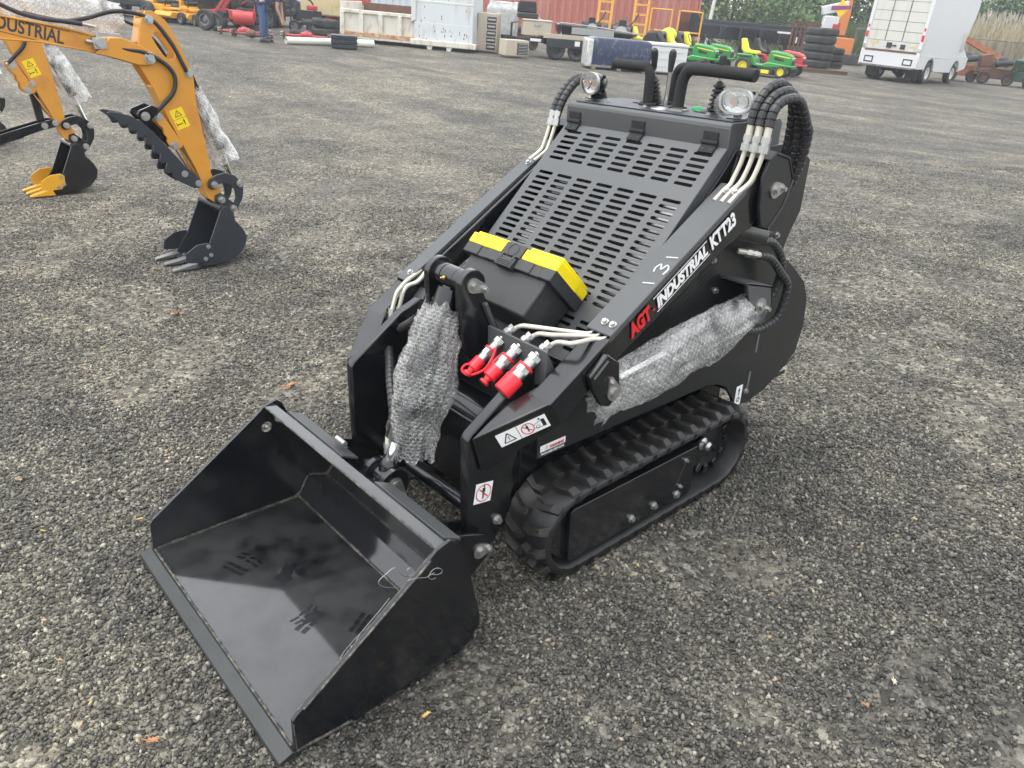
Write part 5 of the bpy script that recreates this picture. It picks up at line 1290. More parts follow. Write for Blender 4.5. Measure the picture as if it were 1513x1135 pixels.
for k in range(40):
    x = random.uniform(.12,1.75); z = random.choice((random.uniform(.3,.65),random.uniform(.3,.6),random.uniform(.8,1.25),random.uniform(1.4,1.8))); h_ = random.uniform(.03,.16) if z < .6 else random.uniform(.02,.06); w_ = random.uniform(.012,.03); y = -.202+.0984*(z-.12)-.003
    m.add([(x,y,z),(x+w_,y,z+.01),(x+w_*1.3,y-.0,z-h_),(x+w_*.4,y,z-h_*1.1)], [(0,1,2,3)])
m.build('rust_chip', K['rust'], tg)

# ---- containers ---------------------------------------------------------
def corr(m, x0, x1, z0, z1, y, pitch=.38, dep=.075):
    n = int((x1-x0)/pitch); 
    for k in range(n):
        a = x0+k*(x1-x0)/n; w = (x1-x0)/n; pts = [(a,y),(a+w*.30,y),(a+w*.45,y-dep),(a+w*.85,y-dep),(a+w,y)]
        for i in range(4):
            p, q = pts[i], pts[i+1]; m.add([(p[0],p[1],z0),(q[0],q[1],z0),(q[0],q[1],z1),(p[0],p[1],z1)], [(0,1,2,3)])
def container(label, l, d, head, w, mt, doors, h=2.6):
    root = bg('shipping_container', label, 'container', l, d, head)
    m = MB(); x0 = 2.5 if doors else .1; corr(m, x0, w-.12, .17, h-.12, 0); m.bx(.02,w-.02,.06,2.4,.15,h-.02); wall = m.build('wall', mt, root)
    m = MB()
    for a, b in ((0,.12),(w-.12,w)): m.bx(a,b,-.07,.08,0,h)
    m.bx(.12,w-.12,-.065,.075,h-.13,h); m.bx(.12,w-.12,-.065,.075,.02,.17); m.build('frame', mt, root, bev=.01)
    if doors:
        for x in (.14,1.30):
            m = MB(); m.bx(x,x+1.13,-.03,.02,.18,h-.14)
            for q in (.20,.66): 
                for z in (.35,1.0,1.65): m.bx(x+q-.12,x+q+.22,-.045,-.028,z,z+.5)
            dr = m.build('door', mt, root, bev=.008); m = MB()
            for q in (.34,.86): m.cyl((x+q,-.075,.15),(x+q,-.075,h-.1),.022,8); 
            for z in (.5,1.2,1.9): m.bx(x+.28,x+.94,-.10,-.055,z,z+.05); m.bx(x+1.05,x+1.13,-.07,-.03,z,z+.12)
            m.build('lock_rod', K['contred'], dr)
    return root
container('long faded red corrugated shipping container with double doors at left', -3.1, 43.5, 4, 12.3, K['contred'], True)
container('pale grey corrugated container wall behind the dump bed', -13.6, 47, 3, 10.6, K['contpale'], False, 2.9)
container('pale grey container far left behind the orange mowers', -26.5, 46, -3, 12, K['contpale'], False, 2.9)

# ---- pallet load, cabinets ---------------------------------------------
def cabinet(label, l, d, head, w, h, dp, nd, dark):
    root = bg('drawer_cabinet', label, 'cabinet', l, d, head)
    m = MB(); m.bx(-w/2,w/2,-dp/2,dp/2,.06,h); m.build('cabinet_body', K['beige'], root, bev=.01)
    for k in range(nd):
        z = .10+(h-.16)*k/nd; m = MB(); m.bx(-w*.02,w*.46,-dp/2-.015,-dp/2-.002,z,z+(h-.16)/nd*.8); dr = m.build('drawer', K['greyblk'] if dark else K['beige'], root, bev=.004)
        m = MB(); m.bx(.02,w*.42,-dp/2-.035,-dp/2-.016,z+(h-.16)/nd*.3,z+(h-.16)/nd*.55); m.build('handle', ZN, dr)
cabinet('tall beige drawer cabinet between the dump bed and wrapped load', -1.12, 26.9, -10, .62, 1.15, .6, 5, True)
cabinet('small beige drawer cabinet standing in front of the wrapped load', -.28, 25.6, 28, .78, .50, .5, 4, True)
root = bg('wrapped_pallet_load', 'tall load wrapped in cloudy white stretch film on a pallet', 'pallet load', -.75, 28.6, 0)
m = MB(); n1, n2 = 40, 16
vs = []; 
for i in range(n2+1):
    for k in range(n1):
        a = 2*math.pi*k/n1; e = .32; q = Vector((math.cos(a)*2.5,math.sin(a)*2.5,i*.35)); f = 1+.05*mnoise.noise(q)+.05*abs(mnoise.noise(q*2.7))
        rr = .5 if i < n2-1 else .44; zz = .12+1.38*i/n2+.05*mnoise.noise(q*1.3)*(i/n2)
        vs.append((rr*1.05*f*math.copysign(abs(math.cos(a))**e,math.cos(a)), rr*f*math.copysign(abs(math.sin(a))**e,math.sin(a)), zz))
m.add(vs, [(i*n1+k,i*n1+(k+1)%n1,(i+1)*n1+(k+1)%n1,(i+1)*n1+k) for i in range(n2) for k in range(n1)]+[tuple(range(n2*n1,n2*n1+n1))], True); m.build('film_wrap', K['plwrap'], root, ang=60)
m = MB(); m.bx(-.6,.6,-.5,.5,.09,.12); [m.bx(x,x+.1,-.5,.5,0,.09) for x in (-.6,-.05,.5)]; m.build('pallet', K['wood'], root)

# ---- trailer with its load ----------------------------------------------
root = bg('utility_trailer', 'black utility trailer with timber deck, tongue pointing left', 'trailer', 1.4, 26.3, 8)
m = MB(); m.bx(-.75,1.5,-.05,.05,.42,.66); m.bx(-.75,1.5,1.4,1.5,.42,.66); m.bx(-.75,-.65,-.05,1.5,.42,.60); m.bx(-.9,1.7,-.02,1.48,.60,.66)
m.bar((-.7,0,.5),(-1.9,.7,.5),.09,.10); m.bar((-.7,1.45,.5),(-1.9,.75,.5),.09,.10); m.bx(-2.05,-1.75,.66,.80,.46,.58); m.build('trailer_frame', K['black'], root, bev=.01)
m = MB(); m.bx(-.80,1.6,-.08,-.05,.60,.74); m.build('deck_edge', K['beige'], root, bev=.005)
m = MB(); m.bx(-.72,1.0,-.26,-.22,.36,.62); m.build('side_board', K['greyblk'], root, bev=.01)
m = MB(); m.cyl((-1.75,.55,0),(-1.75,.55,.95),.035,10); m.cyl((-1.95,.2,0),(-1.95,.2,.55),.02,8); m.cyl((-1.75,.55,.95),(-1.55,.55,.98),.015,8); m.build('jack', K['greyblk'], root)
wheels(root, [((-.38,-.12,.30),(0,-1,0),.30,.2),((.30,-.12,.30),(0,-1,0),.30,.2)], K['greyblk'])
m = MB(); m.bx(.18,.34,-.27,-.262,.44,.58); m.build('plate', WH, root); m = MB(); m.bx(-1.2,-.85,.02,.03,.48,.56); m.build('plate', WH, root)
root = bg('truck_tool_box', 'beige and grey box on the trailer tongue', 'box', .45, 26.5, 8, dz=.62); m = MB(); m.bx(-.45,.45,0,.5,0,.42); m.bx(-.48,.48,-.02,.52,.42,.47); m.build('box_body', K['beige'], root, bev=.02); m = MB(); m.bx(-.1,.1,-.03,0,.30,.40); m.build('latch', ZN, root)
root = bg('seat_base', 'black machine seat standing on the trailer tongue box', 'seat', .18, 26.7, 8, dz=1.10)
m = MB(); m.bx(-.34,.30,0,.45,.0,.16); m.prism([(-.34,.16),(.30,.16),(.26,.50),(-.30,.50)],.35,.5,'y'); m.build('seat_shell', K['rubber'], root, bev=.04); m = MB(); m.bar((.3,.2,.05),(.62,.25,-.1),.05,.05); m.build('bracket', ZN, root)
root = bg('jon_boat', 'dark low boat hull lying on the black trailer', 'boat', 2.05, 26.9, 8, dz=.66)
m = MB(); m.hexa([(-.75,.1,0),(1.3,.1,0),(1.3,1.1,0),(-.75,1.1,0),(-.9,-.02,.38),(1.75,.0,.22),(1.75,1.2,.22),(-.9,1.2,.38)]); m.build('hull', K['black'], root, bev=.06); m = MB(); m.bx(-.5,.9,-.0,.02,.1,.3) ; m.tube(spline([(-.92,-.03,.40),(.2,-.03,.36),(1.78,-.01,.24)],5),.02,6); m.build('gunwale', ZN, root)
def engine(label, l, d, s, dz, mt):
    root = bg('engine', label, 'engine', l, d, random.uniform(-30,30), dz=dz)
    m = MB(); m.bx(-.3*s,.3*s,-.22*s,.22*s,.1*s,.5*s); m.cyl((0,-.3*s,.32*s),(0,.3*s,.32*s),.2*s,18); m.build('engine_block', mt, root, bev=.02*s)
    m = MB(); m.cyl((-.36*s,0,.45*s),(.36*s,0,.45*s),.12*s,14); m.bx(-.12*s,.12*s,-.1*s,.1*s,.5*s,.72*s); m.tube(spline([(.2*s,0,.5*s),(.36*s,0,.7*s),(.5*s,.05*s,.95*s)],4),.025*s,8); m.build('air_cleaner', K['rubber'], root, bev=.01)
    m = MB(); m.lathe([(.19*s,0),(.21*s,.02*s),(.21*s,.06*s),(.001,.07*s)],(0,-.3*s,.32*s),(0,-1,0),18); m.build('flywheel', ZN, root); return root
engine('black generator engine left of the first yellow ladder', 2.3, 28.5, .9, .62, K['greyblk']); engine('grey engine between the two yellow ladders', 3.4, 28.9, 1.0, .55, K['dsteel'])
engine('dark engine among scrap behind the man', -7.5, 30.0, 1.1, .1, K['greyblk'])
for l_, lab in ((2.78,'left yellow ladder standing in front of the red container'),(4.05,'right yellow ladder near the container corner')):
    root = bg('ladder', lab, 'ladder', l_, 29.8, -4)
    for x in (-.23,.23): 
        m = MB(); m.bar((x,-.1,0),(x+.05,.35,3.6),.055,.09,(1,0,0)); m.build('rail', K['ladder'], root, bev=.005)
    for k in range(11):
        m = MB(); t = (k+.6)/11.5; m.bx(-.21+.05*t,.21+.05*t,-.13+.45*t,-.06+.45*t,3.6*t,3.6*t+.07); m.build('rung', K['ladder'], root)
# ---- plastic covered crates ---------------------------------------------
root = bg('covered_crate', 'long crate under shiny navy plastic sheet behind the loader controls', 'crate', 2.80, 23.7, 4)
m = MB(); n1 = 48; vs = []
prof2 = [(1.0,.12),(1.01,.4),(1.0,.72),(.96,.80),(.85,.83)]
for i,(f,z) in enumerate(prof2):
    for k in range(n1):
        a = 2*math.pi*k/n1; q = Vector((math.cos(a)*3,math.sin(a)*3,z*3)); g = f+.02*mnoise.noise(q)+.02*abs(mnoise.noise(q*3)); e = .22
        vs.append((.92*g*math.copysign(abs(math.cos(a))**e,math.cos(a)), .5+.5*g*math.copysign(abs(math.sin(a))**e,math.sin(a)), z))
m.add(vs, [(i*n1+k,i*n1+(k+1)%n1,(i+1)*n1+(k+1)%n1,(i+1)*n1+k) for i in range(4) for k in range(n1)]+[tuple(range(4*n1,5*n1))], True); m.build('plastic_sheet', K['navy'], root, ang=60)
m = MB(); m.bx(-.98,-.80,.0,1.0,.05,.78); m.build('end_film', K['plwrap'], root, bev=.04); m = MB(); [m.bx(x,x+.12,0,1,0,.12) for x in (-.8,-.05,.7)]; m.build('skid', K['wood'], root)
root = bg('chest_freezer', 'white chest with ribbed side right of the navy crate', 'chest', 4.15, 23.9, 6); m = MB(); m.bx(-.52,.62,0,.7,.05,.74); m.build('chest_body', K['pwhite'], root, bev=.03); m = MB(); m.bx(-.54,.64,-.02,.72,.745,.82); m.build('lid', K['pwhite'], root, bev=.02)
m = MB(); [m.bx(-.45,.55,-.012,-.002,z,z+.03) for z in (.2,.4,.6)]; m.build('rib', K['offwhite'], root)
root = bg('safety_railing', 'yellow tube railing beyond the red container corner', 'railing', 6.15, 34, 5)
for x in (-1.1,-.25,.05,1.0): m = MB(); m.cyl((x,0,0),(x,0,1.75),.035,8); m.build('post', K['ladder'], root)
for z in (.95,1.72): m = MB(); m.cyl((-1.1,0,z),(-.25,0,z),.03,8); m.cyl((.05,0,z),(1.0,0,z),.03,8); m.build('rail', K['ladder'], root)
m = MB(); m.bx(-1.3,.9,.2,1.4,.5,.62); m.build('platform', K['dsteel'], root)

# ---- lawn tractors ---------------------------------------------------------
def tractor(label, l, d, head, paint, seat, rim, bagger=False):
    root = bg('lawn_tractor', label, 'lawn tractor', l, d, head, group='lawn tractors')
    # local: front +x
    m = MB(); m.prism([(.10,.42),(.12,.74),(.20,.80),(.62,.76),(.82,.70),(.88,.60),(.88,.38),(.10,.36)], -.24, .24, 'y'); hd = m.build('hood', paint, root, bev=.05, seg=3)
    m = MB(); m.bx(.872,.895,-.18,.18,.40,.54); m.prism([(.30,.52),(.62,.50),(.62,.56),(.32,.62)],-.247,-.238,'y'); m.build('grille', K['rubber'], hd, bev=.01)
    for s in (-1,1): m = MB(); m.ell((.86,.13*s,.60),(.035,.07,.035)); m.build('headlight', K['lens'], hd)
    m = MB(); m.prism([(.25,.66),(.80,.60),(.80,.63),(.25,.69)],-.246,-.239,'y'); m.build('stripe', seat, hd)
    m = MB(); m.prism([(.93,.34),(.93,.40),(.12,.44),(-.05,.36),(-.25,.36),(-.30,.50),(-.42,.62),(-.75,.62),(-.92,.50),(-.92,.36),(-.4,.30),(.1,.26)], -.30, .30, 'y'); m.bx(-.9,-.45,-.42,-.30,.55,.62); m.bx(-.9,-.45,.30,.42,.55,.62)
    m.build('fender', paint, root, bev=.035)
    m = MB(); m.bx(.86,.96,-.26,.26,.30,.40); m.build('bumper', paint, root, bev=.02)
    m = MB(); m.prism([(-.72,.64),(-.28,.62),(-.24,.68),(-.30,.73),(-.60,.73),(-.68,.80),(-.80,1.08),(-.90,1.06),(-.84,.74)], -.21, .21, 'y'); st = m.build('seat', seat, root, bev=.04, seg=3)
    m = MB(); m.prism([(-.86,.66),(-.76,.66),(-.86,1.02),(-.93,1.0)], -.20, .20, 'y'); m.build('seat_back', K['rubber'], st, bev=.02)
    m = MB(); m.prism([(.10,.72),(.02,.88),(-.04,.90),(.0,.70)],-.10,.10,'y'); m.tube([(-.10+.0*math.cos(t)-.06*math.sin(t),.17*math.cos(t),.92+.13*math.sin(t)) for t in np.linspace(0,2*math.pi,20)[:-1]], .014, 6, closed=True); m.build('steering_wheel', K['rubber'], root, bev=.005)
    m = MB(); m.prism([(-.35,.10),(.35,.10),(.40,.16),(.30,.22),(-.30,.22),(-.40,.16)], -.52, .40, 'y'); m.build('mower_deck', K['greyblk'], root, bev=.02); m = MB(); m.bx(.02,.28,-.535,-.523,.11,.22); m.build('deflector', seat, root)
    wheels(root, [((.62,-.36,.19),(0,-1,0),.19,.15),((.62,.36,.19),(0,1,0),.19,.15),((-.62,-.40,.26),(0,-1,0),.26,.22),((-.62,.40,.26),(0,1,0),.26,.22)], rim)
    if bagger:
        m = MB(); m.prism([(-1.55,.42),(-.95,.42),(-.93,.95),(-1.08,1.06),(-1.45,1.02),(-1.6,.80)], -.48, .48, 'y'); b = m.build('grass_bagger', K['rubber'], root, bev=.07, seg=3)
        m = MB(); m.tube(spline([(-1.1,-.40,1.0),(-.95,-.48,.85),(-.70,-.54,.55),(-.35,-.55,.25)],6), .10, 12); m.build('chute', K['rubber'], b)
    return root
G_, Y_ = K['dgreen'], K['yel']
tractor('green lawn tractor with yellow seat and rims, nearest and farthest right', 8.02, 27.2, -30, G_, Y_, Y_)
tractor('green lawn tractor with black grass bagger at the back, behind white chest', 5.6, 27.6, -28, G_, Y_, K['greyblk'], True)
tractor('green lawn tractor parked between the other two green ones', 6.45, 29.0, -28, G_, Y_, K['greyblk'], True)
tractor('green lawn tractor with yellow seat, farthest left behind the white chest', 4.75, 30.2, -28, G_, Y_, K['greyblk'])
tractor('red lawn tractor half hidden behind the nearest green one', 8.85, 28.6, -30, K['pred'], K['rubber'], K['greyblk'])
root = bg('garden_cart', 'green and yellow small machine left of the tractors', 'garden machine', 4.9, 28.6, 0)
m = MB(); m.bx(-.35,.35,-.2,.4,.2,.75); m.build('machine_body', G_, root, bev=.05); m = MB(); m.ell((.05,0,.95),(.28,.2,.22)); m.bx(-.1,.2,-.25,-.1,.6,.9); m.build('cowling', K['yel'], root); wheels(root, [((.25,-.28,.2),(0,-1,0),.2,.12),((-.25,-.28,.2),(0,-1,0),.2,.12)], Y_)

# ---- black flat body, racks -------------------------------------------------
root = bg('flatbed_body', 'long black truck flatbed body lying behind the lawn tractors', 'flatbed', 10.6, 37.5, 2)
m = MB(); m.bx(-3.3,2.6,0,2,.75,1.35); m.bx(-3.0,2.4,-.06,0,1.18,1.30); m.prism([(-3.3,.75),(-3.3,1.75),(-3.0,1.75),(-2.7,1.35),(-2.7,.75)],-.05,2.0,'y'); m.bx(-2.6,-2.4,.2,.4,0,.75); m.bx(1.2,1.4,.2,.4,0,.75); m.bx(-.8,-.6,.2,.4,0,.75)
m.build('bed_frame', K['black'], root, bev=.02); m = MB(); [m.bx(x,x+.12,-.09,-.06,.8,1.3) for x in (-1.9,-1.0,-.1,.8,1.7)]; m.bx(-2.6,2.5,.1,1.6,1.36,1.50); m.bar((-2.,-.1,.80),(-1.6,-.1,1.3),.06,.06); m.build('stake_pocket', K['greyblk'], root, bev=.01)
m = MB(); m.bx(.7,1.3,-.10,-.095,1.19,1.27); [m.bx(x,x+.06,-.10,-.095,.85,1.1) for x in (1.6,2.0,2.15)]; m.build('marking', WH, root)
m = MB(); m.tube(spline([(0,.2,1.52),(.5,.3,1.72),(1.2,.2,1.6),(1.6,.4,1.75),(2.2,.3,1.55)],6),.03,6); m.build('loose_cable', K['rubber'], root)
root = bg('stake_rack', 'rusty upright slatted rack left of the tall tyre stack', 'rack', 12.1, 36.0, 20)
for k in range(7): m = MB(); m.bx(-.75+.22*k,-.68+.22*k,0,.05,.35,1.75); m.build('slat', K['rust'], root)
m = MB(); m.bx(-.8,.75,.05,.09,1.6,1.7); m.bx(-.8,.75,.05,.09,.5,.6); m.bx(-.8,.9,-.1,1.2,.25,.37); m.build('frame', K['rust'], root); wheels(root, [((.25,-.15,.3),(0,-1,0),.3,.2)], K['greyblk'])
# ---- crane, petrol pump, poles -------------------------------------------------
root = bg('loader_crane', 'upright orange crane boom on an orange base left of the white truck', 'crane', 15.6, 41.5, 0)
m = MB(); m.prism([(-.26,1.3),(.22,1.3),(.26,2.2),(.06,5.2),(-.26,5.2),(-.26,2.4)],-.18,.18,'y'); bo = m.build('boom', K['craneo'], root, bev=.03)
m = MB(); m.tube(spline([(-.30,-.25,5.2),(-.40,-.27,4.0),(-.30,-.27,3.2),(-.12,-.25,2.6)],6),.035,8); m.build('hose', K['rubber'], bo)
m = MB(); m.bx(-.55,.75,-.2,1.0,.30,1.2); m.prism([(-1.1,.3),(-.5,.3),(.0,1.6),(-.35,1.6)],-.15,.15,'y'); m.build('base', K['craneo'], root, bev=.04)
m = MB(); m.prism([(-.5,.02),(1.3,.02),(1.45,.25),(1.3,.48),(-.5,.48),(-.65,.25)],-.5,-.1,'y'); m.build('track', K['tyre'], root, bev=.03)
root = bg('petrol_pump', 'old white petrol pump with yellow and blue diamond sign', 'petrol pump', 13.2, 36.5, -8)
m = MB(); m.bx(-.33,.30,-.2,.2,.95,2.05); m.build('pump_body', K['pwhite'], root, bev=.04); m = MB(); m.bx(-.40,.40,-.25,.25,.0,.95); m.build('plinth', K['offwhite'], root)
m = MB(); m.bx(.08,.30,-.25,-.2,1.35,1.75); m.cyl((.31,-.1,1.4),(.31,-.1,1.8),.10,12); m.build('side_panel', K['pred'], root, bev=.02)
m = MB(); m.hexa([(-.42,-.18,2.05),(.60,-.18,2.35),(.60,.18,2.35),(-.42,.18,2.05),(-.50,-.18,2.38),(.52,-.18,2.68),(.52,.18,2.68),(-.50,.18,2.38)]); hdx = m.build('sign_head', K['pwhite'], root, bev=.03)
m = MB(); c0 = Vector((.28,-.20,2.36)); m.plate([(0,.36),(.30,0),(0,-.36),(-.30,0)], c0, (1,0,0), (0,0,1), -.012); sg = m.build('diamond_sign', mat('sign yellow',(.80,.55,.02),.4), hdx)
m = MB(); m.plate([(-.42,-.085),(.36,.0),(.36,.14),(-.42,.07)], c0+Vector((0,-.016,0)), (1,0,0), (0,0,1), -.004); m.build('sign_band', mat('sign blue',(.03,.06,.30),.4), sg)
text_obj('lettering','SUNOCO',.13, c0+Vector((-.38,-.0215,-.055)), (1,0,.11), (0,0,1), K['red'], sg, bold=.004, width=.68)
root = bg('gauge_dial', 'dummy', 'x', 0, -50) if False else None
for l_, d_, h_, lean, lab in ((9.6,44,9,3,'thin pale pole in front of the trees, beyond the railing'),(18.9,44,9,9,'slim leaning timber pole between the crane and truck')):
    m = MB(); m.tube([(0,0,0),(h_*math.sin(R(lean)),0,h_)], [.10,.07], 10); o = m.build('utility_pole', K['offwhite'] if l_ < 12 else K['wood'], None); o.matrix_world = P(l_,d_); tag(o, lab, 'pole')

# ---- white box truck ------------------------------------------------------------
hd_ = 46                                         # local +y forward
root = bg('box_truck', 'white step van truck with roll-up rear door and dual wheels', 'truck', 13.5, 30.6, -hd_)
# local axes: x right of the truck, y forward
bxw, H0, H1 = 1.08, .62, 3.25
m = MB(); prf = [(0,H0),(0,H1),(3.9,H1),(4.35,H1-.12),(4.55,H1-.45),(4.45,H1-.9),(4.15,1.55),(4.15,H0+.28),(.0,H0+.28)]
m.prism([(y,z) for y,z in prf[1:]], bxw-.04, bxw); m.prism([(y,z) for y,z in prf[1:]], -bxw, -bxw+.04)
m.prism([(.03,H1-.04),(.03,H1),(3.9,H1),(4.35,H1-.12),(4.55,H1-.45),(4.45,H1-.9),(4.15,1.55),(4.12,1.55),(4.40,H1-.9),(4.50,H1-.45),(4.32,H1-.15),(3.9,H1-.04)], -bxw+.04, bxw-.04)
m.bx(-bxw+.04,bxw-.04,.1,4.1,H0+.2,H0+.3); m.bx(-bxw+.04,bxw-.04,3.9,3.95,H0+.3,H1-.3)
bxb = m.build('box_body', K['pwhite'], root, bev=.012)
m = MB(); m.bx(-bxw,-bxw+.13,-.03,.05,H0+.28,H1); m.bx(bxw-.13,bxw,-.03,.05,H0+.28,H1); m.bx(-bxw+.13,bxw-.13,-.03,.05,H1-.25,H1); m.bx(-bxw,bxw,-.05,.05,.50,H0+.40)
m.build('rear_frame', K['pwhite'], bxb, bev=.015)
m = MB(); m.bx(-bxw+.13,bxw-.13,.0,.03,H0+.40,H1-.25); dr = m.build('roll_up_door', K['doorw'], root)
m = MB()
for k in range(1,6): z = H0+.40+(H1-H0-.65)*k/6.0; m.bx(-bxw+.14,bxw-.14,-.003,-.0005,z-.008,z+.008)
for x in (-.32,.30): m.bx(x-.018,x+.018,-.008,-.0035,H0+.75,H1-.3)
m.build('door_seam', K['dsteel'], dr)
m = MB(); m.bx(-.20,-.02,-.04,-.004,H0+.50,H0+.68); m.bx(-.02,.16,-.035,-.004,H0+.56,H0+.61); m.bx(.30,.48,-.02,-.004,H0+.48,H0+.64); m.build('latch', K['greyblk'], dr, bev=.01)
m = MB(); m.mark(); m.bx(-.82,-.52,-.006,-.0035,H0+.60,H0+.72); m.mark(); m.bx(.64,.82,-.006,-.0035,H0+.55,H0+.62); m.build_each('label', K['tan'], dr)
m = MB(); m.bx(-bxw+.13,bxw-.13,-.06,-.002,H0+.36,H0+.43); m.build('door_sill', K['rust'], root)
for s in (-1,1):
    m = MB(); m.bx(s*(bxw-.065)-.045,s*(bxw-.065)+.045,-.05,-.03,1.42,1.62); m.bx(s*(bxw-.065)-.03,s*(bxw-.065)+.03,-.045,-.03,1.75,1.85); m.build('tail_light', K['logored'], bxb, bev=.01)
    m = MB(); m.bx(s*(bxw-.065)-.05,s*(bxw-.065)+.05,-.055,-.03,1.05,1.22); m.build('reverse_light', K['lens'], bxb, bev=.02)
    m = MB(); x0 = s*.72; m.bx(x0-.17,x0+.17,-.058,-.05,.58,.80); stp = m.build('step_recess', K['greyblk'], bxb); m = MB(); m.bx(x0-.125,x0+.125,-.064,-.0575,.625,.755); m.build('step_pad', K['pwhite'], stp)
m = MB(); m.bx(-1.02,1.02,-.22,-.05,.46,.53); m.build('rear_bumper', K['dsteel'], root, bev=.01)
# lower skirt with arches (right and left)
def arch(yc, r, z0): return [(yc+r*math.cos(R(a)), z0+r*math.sin(R(a))) for a in range(180,-1,-15)]
for s in (-1,1):
    m = MB(); poly = [(0,H0+.27),(0,.50)] + [(.72,.50)] + arch(1.15,.43,.46) + [(1.7,.42),(3.35,.40)] + arch(3.85,.42,.42) + [(4.3,.45),(4.95,.55),(5.0,.95),(4.15,H0+.38),(4.1,H0+.27)]
    m.prism(poly, *sx2(s, bxw-.05, bxw+.012)); m.build('side_skirt', K['pwhite'], root, bev=.015)
    m = MB(); m.prism([(.05,H0+.27),(4.1,H0+.27),(4.1,H0+.32),(.05,H0+.32)], *sx2(s, bxw, bxw+.016)); m.build('rub_rail', K['offwhite'], root)
m = MB(); m.prism([(4.1,.55),(4.95,.6),(5.05,1.0),(4.75,1.15),(4.45,1.3),(4.30,2.0),(4.1,2.0)], -bxw+.06, bxw-.06); m.build('cab_nose', K['pwhite'], root, bev=.05)
m = MB(); m.tube([(bxw+.04,3.7,1.15),(bxw+.06,3.7,1.2),(bxw+.06,3.7,1.75),(bxw+.04,3.7,1.8)],.015,6); m.tube([(bxw+.04,3.95,1.15),(bxw+.06,3.95,1.2),(bxw+.06,3.95,1.75),(bxw+.04,3.95,1.8)],.015,6); m.build('grab_rail', ZN, root)
wheels(root, [((bxw-.10,1.15,.37),(1,0,0),.37,.22),((bxw-.36,1.15,.37),(1,0,0),.37,.22),((-bxw+.10,1.15,.37),(-1,0,0),.37,.22),((-bxw+.36,1.15,.37),(-1,0,0),.37,.22),((bxw-.14,3.85,.36),(1,0,0),.36,.22),((-bxw+.14,3.85,.36),(-1,0,0),.36,.22)], K['offwhite'])
m = MB(); m.cyl((-.9,1.15,.37),(.9,1.15,.37),.06,10); m.ell((0,1.15,.37),(.2,.2,.18)); m.bx(-.45,-.35,.2,4.6,.5,.6); m.bx(.35,.45,.2,4.6,.5,.6); m.build('axle', K['rubber'], root)
for s in (-1,1): m = MB(); m.bx(s*.75-.22,s*.75+.22,.55,.565,.12,.50); m.build('mud_flap', K['rubber'], root)

# ---- left: mowers, dark machines, red implement, scrap --------------------------------
def zero_turn(label, l, d, head):
    root = bg('zero_turn_mower', label, 'mower', l, d, head, group='orange mowers')
    OR = mat('mower orange', (.70,.33,.02), .4, var=.1) if 'mower orange' not in bpy.data.materials else bpy.data.materials['mower orange']
    m = MB(); m.prism([(-.55,.15),(.55,.15),(.62,.22),(.52,.34),(-.52,.34),(-.62,.22)],-.6,.35,'y'); m.build('mower_deck', OR, root, bev=.02)
    m = MB(); m.bx(-.40,.40,.1,1.1,.34,.52); m.prism([(-.35,.5),(.35,.5),(.30,.72),(-.30,.72)],.75,1.2,'y'); m.bar((-.45,-1.0,.45),(-.35,.2,.42),.07,.07); m.bar((.45,-1.0,.45),(.35,.2,.42),.07,.07); m.bx(-.5,.5,-1.03,-.93,.40,.50); m.build('frame', OR, root, bev=.02)
    m = MB(); m.bx(-.27,.27,.15,.6,.55,.66); m.prism([(.52,.62),(.62,.62),(.75,1.08),(.64,1.10)],-.26,.26,'x'); m.build('seat', K['rubber'], root, bev=.04)
    m = MB()
    for s in (-1,1): m.tube(spline([(s*.3,.1,.5),(s*.32,-.1,.8),(s*.28,-.2,.95),(s*.08,-.2,.97)],4),.02,8)
    m.build('control_lever', K['rubber'], root)
    wheels(root, [((-.45,-1.0,.18),(-1,0,0),.18,.14),((.45,-1.0,.18),(1,0,0),.18,.14),((-.5,.85,.29),(-1,0,0),.29,.25),((.5,.85,.29),(1,0,0),.29,.25)], K['dsteel'])
zero_turn('orange zero-turn mower, left one of the pair', -11.75, 28.3, 55); zero_turn('orange zero-turn mower, right one of the pair', -10.9, 28.1, 40)
def utv(label, l, d, head, mt):
    root = bg('utility_vehicle', label, 'utility vehicle', l, d, head)
    m = MB(); m.prism([(-1.3,.35),(1.2,.35),(1.35,.55),(1.25,.85),(.6,.95),(.5,.60),(-.2,.60),(-.3,.95),(-1.35,.95)],-.65,.65,'y'); m.build('body', mt, root, bev=.06)
    m = MB()
    for s in (-1,1): m.tube(spline([(.6,s*.6,.9),(.35,s*.6,1.75),(-.3,s*.6,1.8),(-.4,s*.6,.9)],6),.035,8)
    m.bx(-.4,.4,-.6,.6,1.78,1.83); m.build('roll_cage', K['rubber'], root); m = MB(); m.bx(-.25,.25,-.55,.55,.6,.75); m.bx(-.32,-.2,-.55,.55,.75,1.2); m.build('seat', K['rubber'], root, bev=.04)
    wheels(root, [((.85,-.62,.33),(0,-1,0),.33,.25),((.85,.62,.33),(0,1,0),.33,.25),((-.85,-.62,.33),(0,-1,0),.33,.25),((-.85,.62,.33),(0,1,0),.33,.25)], K['dsteel'])
utv('dark utility vehicle at the far left behind the boom wrap', -13.4, 29.5, 10, K['greyblk']); utv('black utility vehicle between orange mowers and red tiller', -9.9, 29.0, 75, K['black']); utv('dark utility vehicle behind the two orange mowers', -12.0, 32.0, 25, K['greyblk']); utv('black off-road cart behind the red tiller', -9.4, 31.5, 80, K['greyblk'])
root = bg('tiller', 'faded red tiller with raised A-frame arms and round drum', 'tiller', -9.35, 25.9, 12)
m = MB(); m.cyl((.35,-.1,.42),(.95,-.1,.42),.20,20); m.bx(.2,1.0,.0,.35,.35,.62); m.build('drum', K['pred'], root, bev=.02)
